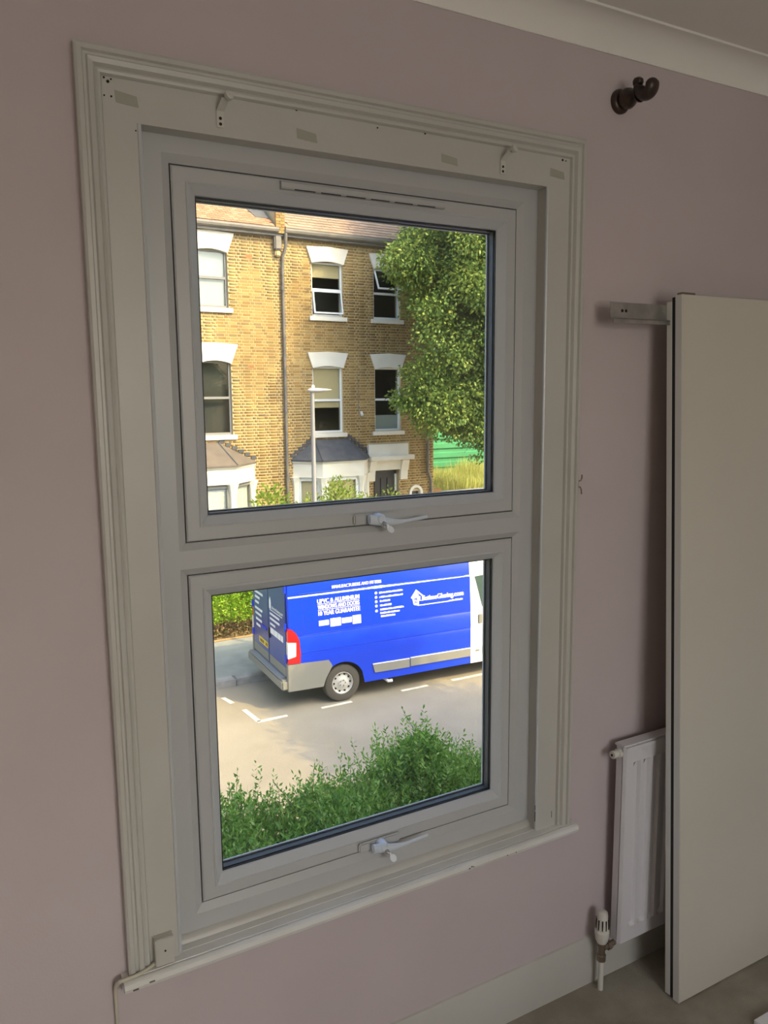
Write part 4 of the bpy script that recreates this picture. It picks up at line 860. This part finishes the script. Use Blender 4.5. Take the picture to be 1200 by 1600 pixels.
# rear face with two doors
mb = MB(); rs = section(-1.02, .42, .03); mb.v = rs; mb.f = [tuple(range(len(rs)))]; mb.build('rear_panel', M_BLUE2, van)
for s in (-1, 1):
    y0, y1 = (.012, .93) if s > 0 else (-.93, -.012)
    ring = [(y0,.62),(y1,.62),(y1 if abs(y1) > .5 else y1, 1.3),(y1 if abs(y1) < .5 else y1*.985, 2.0),(y1 if abs(y1) < .5 else y1*.94, 2.30),(y0 if abs(y0) < .5 else y0*.94, 2.30),(y0 if abs(y0) < .5 else y0*.985, 2.0),(y0, 1.3)]
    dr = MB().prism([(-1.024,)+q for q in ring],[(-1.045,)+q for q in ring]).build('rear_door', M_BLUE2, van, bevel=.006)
    MB().box(-1.050,-1.044,(min(y0,y1)+.02),(max(y0,y1)-.02),.62,.78).build('lower_cladding', M_VGREY, dr)
    for z in (2.12, 1.45, .90): MB().lathe((-1.05, s*.945, z),(0,0,1),[(0,.022),(.13,.022)],8).build('hinge', M_BLUE, dr)
    # tail light cluster, wrapping the corner
    ring = [(-1.035,.87),(-.815,.87),(-.81,1.05),(-.83,1.28),(-.88,1.40),(-.96,1.48),(-1.035,1.50)]
    tl = MB().prism([(q[0], s*(halfw(q[1])+.014), q[1]) for q in ring],[(q[0], s*(halfw(q[1])-.09), q[1]) for q in ring]).build('tail_light', M_RED, van)
    ring = [(-1.042,.97),(-.90,1.0),(-.89,1.24),(-1.042,1.26)]
    MB().prism([(q[0], s*(halfw(q[1])+.018), q[1]) for q in ring],[(q[0], s*(halfw(q[1])-.07), q[1]) for q in ring]).build('reverse_lens', M_CLEAR, tl)
    ring = [(-1.05,.37),(-.39,.36),(-.34,.50),(-.21,.72),(-.28,.845),(-.80,.865),(-1.05,.865)]
    MB().prism([(q[0], s*(1.022), q[1]) for q in ring],[(q[0], s*(.93), q[1]) for q in ring]).build('rear_corner_cladding', M_VGREY, van, bevel=.008)
    # side rubbing strip and its joint
    for a, b in ((.58,1.34),(1.36,2.67)):
        ring = [(a,.615),(a+.04 if a < .6 else a,.455),(b,.445),(b,.605)]
        st = MB().prism([(q[0], s*1.024, q[1]) for q in ring],[(q[0], s*.98, q[1]) for q in ring]).build('rubbing_strip', M_VGREY, van)
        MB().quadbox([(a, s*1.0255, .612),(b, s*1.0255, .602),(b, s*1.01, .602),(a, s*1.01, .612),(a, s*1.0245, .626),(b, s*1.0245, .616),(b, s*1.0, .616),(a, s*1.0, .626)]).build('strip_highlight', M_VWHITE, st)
    # pressed panel outline lines
    for q in ((1.345,1.352,.63,2.0), (-.745,-.738,1.36,2.02)):
        MB().quadbox([(q[0], s*(halfw(q[2])+.001), q[2]),(q[1], s*(halfw(q[2])+.001), q[2]),(q[1], s*.95, q[2]),(q[0], s*.95, q[2]),(q[0], s*(halfw(q[3])+.001), q[3]),(q[1], s*(halfw(q[3])+.001), q[3]),(q[1], s*.9, q[3]),(q[0], s*.9, q[3])]).build('panel_seam', mat('seam_blue', (.015,.05,.4), .5), van)
    MB().tube([(-.745, s*(halfw(1.345)+.002), 1.345),(2.66, s*(halfw(1.345)+.002), 1.345)], .0045, 6).build('pressing_line', M_BLUEM, van, smooth=True)
    MB().tube([(-.745, s*(halfw(1.01)+.002), 1.01),(2.66, s*(halfw(1.01)+.002), 1.01)], .0045, 6).build('pressing_line', M_BLUEM, van, smooth=True)
    MB().tube([(-.80, s*.962, 2.075),(2.56, s*.962, 2.045)], .007, 6).build('drip_rail', M_BLUEM, van, smooth=True)
MB().box(-1.16,-1.0,-1.0,1.0,.40,.58).build('rear_bumper', M_VGREY, van, bevel=.025)
MB().box(-1.15,-1.02,-.85,.85,.575,.595).build('bumper_step', mat('step_grip', (.26,.28,.30), .7), van)
MB().box(-1.055,-1.044,.05,.57,.86,.97).build('number_plate', M_PLATE, van)
for k in range(7):
    if k != 4: MB().box(-1.0575,-1.0545,.51-k*.066-.036,.51-k*.066,.885,.945).build('plate_mark', M_BLACK, van)
MB().box(-1.075,-1.044,-.10,-.05,1.10,1.30).build('door_handle', M_BLACK, van, bevel=.008)
MB().box(-1.06,-1.044,.10,.42,1.18,1.24).build('plate_lamp_bar', M_BLUE, van, bevel=.01)
# cab: white, with door, window and bonnet
def cabsec(x):
    t = (x-2.68)/2.3
    if x <= 3.35: top, sh, zt = 2.50-.05*(x-2.68), 0, 0
    return None
rings = []
spec_ = [(2.68,2.50,0.0),(2.9,2.49,0.0),(3.25,2.44,.01),(3.6,2.18,.03),(4.0,1.78,.05),(4.3,1.42,.06),(4.6,1.25,.08),(4.85,1.12,.14),(4.98,.9,.25)]
for x, ztop, sh in spec_:
    zb = arch(x, 4.035, .40); pr = []
    for k in range(12):
        f_ = k/11; z = zb + (ztop-.10-zb)*f_; w = (1.015 if z < 1.2 else 1.015-.10*(z-1.2)/1.2)-sh; pr.append((w, z))
    pr += [(pr[-1][0]-.06, ztop-.03), (pr[-1][0]-.25, ztop), (0, ztop+.01)]
    rings.append([(x,-y,z) for y,z in pr] + [(x,y,z) for y,z in pr[::-1][1:]])
mb = MB(); mb.loft(rings, closed=False, caps=False); mb.f.append(tuple(range(len(mb.v)-len(rings[0]), len(mb.v)))); mb.build('cab', M_VWHITE, van, smooth=True, angle=30)
for s in (-1,1):
    def cw(z, x=3.0): return s*((1.015 if z < 1.2 else 1.015-.10*(z-1.2)/1.2)+.006-(max(0,x-2.9)*.03))
    ring = [(2.80,2.0),(2.83,1.90),(2.95,1.40),(3.75,1.32),(3.60,1.70),(3.28,2.02)]
    MB().prism([(q[0], cw(q[1],q[0]), q[1]) for q in ring],[(q[0], cw(q[1],q[0])-s*.03, q[1]) for q in ring]).build('cab_window', M_VGLASS, van)
    MB().box(2.85,2.94,min(s*1.01,s*1.035),max(s*1.01,s*1.035),1.08,1.26).build('cab_door_handle', M_VGREY, van, bevel=.01)
    MB().box(2.80,2.88,min(s*1.0,s*1.022),max(s*1.0,s*1.022),.52,.56).build('side_marker', M_VGREY, van)
    MB().box(2.95,3.60,min(s*1.0,s*1.025),max(s*1.0,s*1.025),.44,.62).build('door_strip', M_VGREY, van, bevel=.006)
    MB().box(3.55,3.78,min(s*1.0,s*1.30),max(s*1.0,s*1.30),1.25,1.62).build('wing_mirror', M_BLACK, van, bevel=.03)
ws = [(3.28,2.42),(4.28,1.47)]
MB().quadbox([(3.33,-.80,2.40),(4.25,-.86,1.50),(4.25,.86,1.50),(3.33,.80,2.40),(3.36,-.80,2.43),(4.28,-.86,1.53),(4.28,.86,1.53),(3.36,.80,2.43)]).build('windscreen', M_VGLASS, van)
MB().box(4.86,5.03,-.95,.95,.32,.66).build('front_bumper', M_VGREY, van, bevel=.05)
MB().box(-.95,4.6,-.80,.80,.36,.62).build('underbody', M_BLACK, van)
for cx in (0,4.035):
    for s in (-1,1):
        MB().box(cx-.40,cx+.40,min(s*.62,s*.80),max(s*.62,s*.80),.40,.80).build('wheel_well', M_BLACK, van)
        wl = MB().lathe((cx, s*.745, .345),(0,s,0),[(0,.20),(0,.30),(.02,.335),(.05,.345),(.19,.345),(.215,.33),(.23,.295),(.228,.215),(.20,.205)],36,False).build('wheel', M_TYRE, van, smooth=True, angle=35)
        MB().lathe((cx, s*.745, .345),(0,s,0),[(.12,.01),(.12,.205),(.215,.208),(.222,.198),(.195,.185),(.175,.165),(.19,.13),(.20,.085),(.215,.07),(.22,.02)],32).build('rim', M_RIM, wl, smooth=True, angle=35)
        for k in range(10):
            a = 2*math.pi*k/10; MB().lathe((cx+.158*math.cos(a), s*.936, .345+.158*math.sin(a)),(0,s,0),[(-.02,.018),(.004,.018)],8).build('rim_hole', M_BLACK, wl)
        for k in range(5):
            a = 2*math.pi*k/5; MB().lathe((cx+.052*math.cos(a), s*.962, .345+.052*math.sin(a)),(0,s,0),[(0,.009),(.01,.009)],6).build('wheel_nut', M_BLACK, wl)
# lettering (near side): flat print on the tilted side
TILT = math.atan2(.055,.96)
def side_y(z): return -(halfw(min(z,2.05)) + .004) if z < 2.05 else -.964
def text(s_, x, z, h, width=None, bold=.012, parent=van, name='lettering', rear=False, ry=0.0, heavy=0.0):
    cu = bpy.data.curves.new(name, 'FONT'); cu.body = s_; cu.size = 1.0; cu.offset = bold; cu.extrude = .0
    o = bpy.data.objects.new(name, cu); col.objects.link(o); bpy.context.view_layer.update()
    me = bpy.data.meshes.new_from_object(o.evaluated_get(bpy.context.evaluated_depsgraph_get())); bpy.data.objects.remove(o)
    vs = np.array([v.co for v in me.vertices]); mn, mx = vs.min(0), vs.max(0)
    sx = (width/(mx[0]-mn[0])) if width else h/(mx[1]-mn[1]); sz = h/(mx[1]-mn[1])
    for v in me.vertices:
        a = (v.co.x-mn[0])*sx; b = (v.co.y-mn[1])*sz
        if rear: v.co = (-1.0475, ry-a, z+b)
        else: v.co = (x+a, side_y(z+b)-.002, z+b)
    if heavy:      # heavier strokes: the outlines repeated a hair apart
        b2 = bmesh.new()
        for dx in (-heavy, 0, heavy):
            b2.from_mesh(me); b2.verts.ensure_lookup_table()
            for v in b2.verts[-len(me.vertices):]: v.co += Vector((0,dx,0) if rear else (dx,-abs(dx)*.02,0))
        b2.to_mesh(me); b2.free()
    return link(name, me, M_LET, parent)
def bar_(x0, x1, z0, z1, name='print_bar', slope=0.0):
    MB().quadbox([(x0,side_y(z0)-.002,z0),(x1,side_y(z0)-.002,z0),(x1,side_y(z0)+.004,z0),(x0,side_y(z0)+.004,z0),(x0,side_y(z1)-.002,z1),(x1,side_y(z1)-.002,z1),(x1,side_y(z1)+.004,z1),(x0,side_y(z1)+.004,z1)]).build(name, M_LET, van)
text('MANUFACTURERS AND FITTERS', -.175, 2.105, .060, .965, .008, heavy=.0035)
text('UPVC & ALUMINIUM', -.465, 1.875, .075, .805, .008, heavy=.0045)
text('WINDOWS AND DOORS', -.46, 1.768, .075, .80, .008, heavy=.0045)
text('10 YEAR GUARANTEE', -.45, 1.655, .080, .80, .008, heavy=.0045)
bar_(-.465,.34,1.856,1.863); bar_(-.46,.34,1.748,1.755)
for a, b, c, d_ in ((-.45,-.26,1.475,1.565),(-.235,-.03,1.435,1.58),(-.015,.18,1.465,1.56),(.195,.36,1.425,1.578)): bar_(a,b,c,d_,'accreditation_badge')
for z in (1.93,1.85,1.77,1.69,1.60):
    MB().lathe((.675, side_y(z)-.001, z),(0,1,0),[(0,.026),(.004,.026)],10).build('contact_icon', M_LET, van)
def tiny_row(x0, x1, z0, h):   # lines of print too small to read: a run of small blocks
    x = x0; k = 0
    while x < x1-.012:
        w = random.choice((.018,.022,.026)); bar_(x, min(x+w, x1), z0, z0+h*random.choice((.8,1.0,1.0)), 'small_print'); x += w + random.choice((.005,.005,.012))
for a, b, z in ((.74,1.22,1.91),(.74,1.22,1.83),(.75,.98,1.755),(.75,.98,1.675),(.75,1.24,1.60),(.75,1.15,1.535),(.76,1.05,1.475)): tiny_row(a, b, z, .032)
# house emblem and the wide logo lettering
def flat(pts, name, m_=M_LET):
    MB().prism([(x,side_y(z)-.003,z) for x,z in pts],[(x,side_y(z)+.004,z) for x,z in pts]).build(name, m_, van)
flat([(1.385,1.755),(1.50,1.90),(1.66,1.765),(1.645,1.745),(1.50,1.862),(1.40,1.735)], 'emblem_roof')
flat([(1.415,1.74),(1.50,1.85),(1.55,1.80),(1.55,1.585),(1.44,1.62)], 'emblem_house')
for a, b, c, d_ in ((1.462,1.482,1.70,1.745),(1.492,1.512,1.695,1.745),(1.464,1.484,1.645,1.685),(1.494,1.512,1.64,1.68)):
    MB().box(a,b,side_y(c)-.0045,side_y(c)+.0,c,d_).build('emblem_window', M_BLUE, van)
text('LifetimeGlazing.com', 1.565, 1.645, .125, .955, .012, heavy=.005)
bar_(1.56,2.20,1.588,1.604); tiny_row(2.20,2.52,1.588,.035)
# rear door print
def rbar(y0, y1, z0, z1): MB().box(-1.0485,-1.0445,min(y0,y1),max(y0,y1),z0,z1).build('rear_print', M_LET, van)
for a, b, z in ((.80,.30,1.78),(.78,.50,1.68),(.78,.56,1.58),(.80,.36,1.46),(.78,.42,1.36),(.76,.40,1.25),(.74,.50,1.14)):
    y = a
    while y > b: w = random.choice((.05,.07,.04)); rbar(y, max(y-w,b), z, z+.045); y -= w+.012
text('LifetimeGlazing.com', 0, 1.66, .075, .62, .02, rear=True, ry=-.20, name='rear_lettering')
for a, b, z in ((-.10,-.62,1.55),(-.10,-.62,1.46),(-.10,-.38,1.36)):
    y = a
    while y > b: w = random.choice((.05,.07,.04)); rbar(y, max(y-w,b), z, z+.04); y -= w+.012
rbar(-.10,-.78,1.635,1.648)
MB().prism([(-1.0485,q[0],q[1]) for q in ((-.07,1.66),(-.07,1.80),(-.12,1.88),(-.17,1.80),(-.17,1.66))],[(-1.0445,q[0],q[1]) for q in ((-.07,1.66),(-.07,1.80),(-.12,1.88),(-.17,1.80),(-.17,1.66))]).build('rear_emblem', M_LET, van)
for a, b in ((-.10,-.30),(-.32,-.50),(-.52,-.66),(-.68,-.80)): rbar(a, b, 1.20, 1.31)
MB().tube([(.86,-.90,.28),(.90,-1.0,.24),(.98,-1.0,.24)], .03, 8).build('step_bracket', M_VWHITE, van)
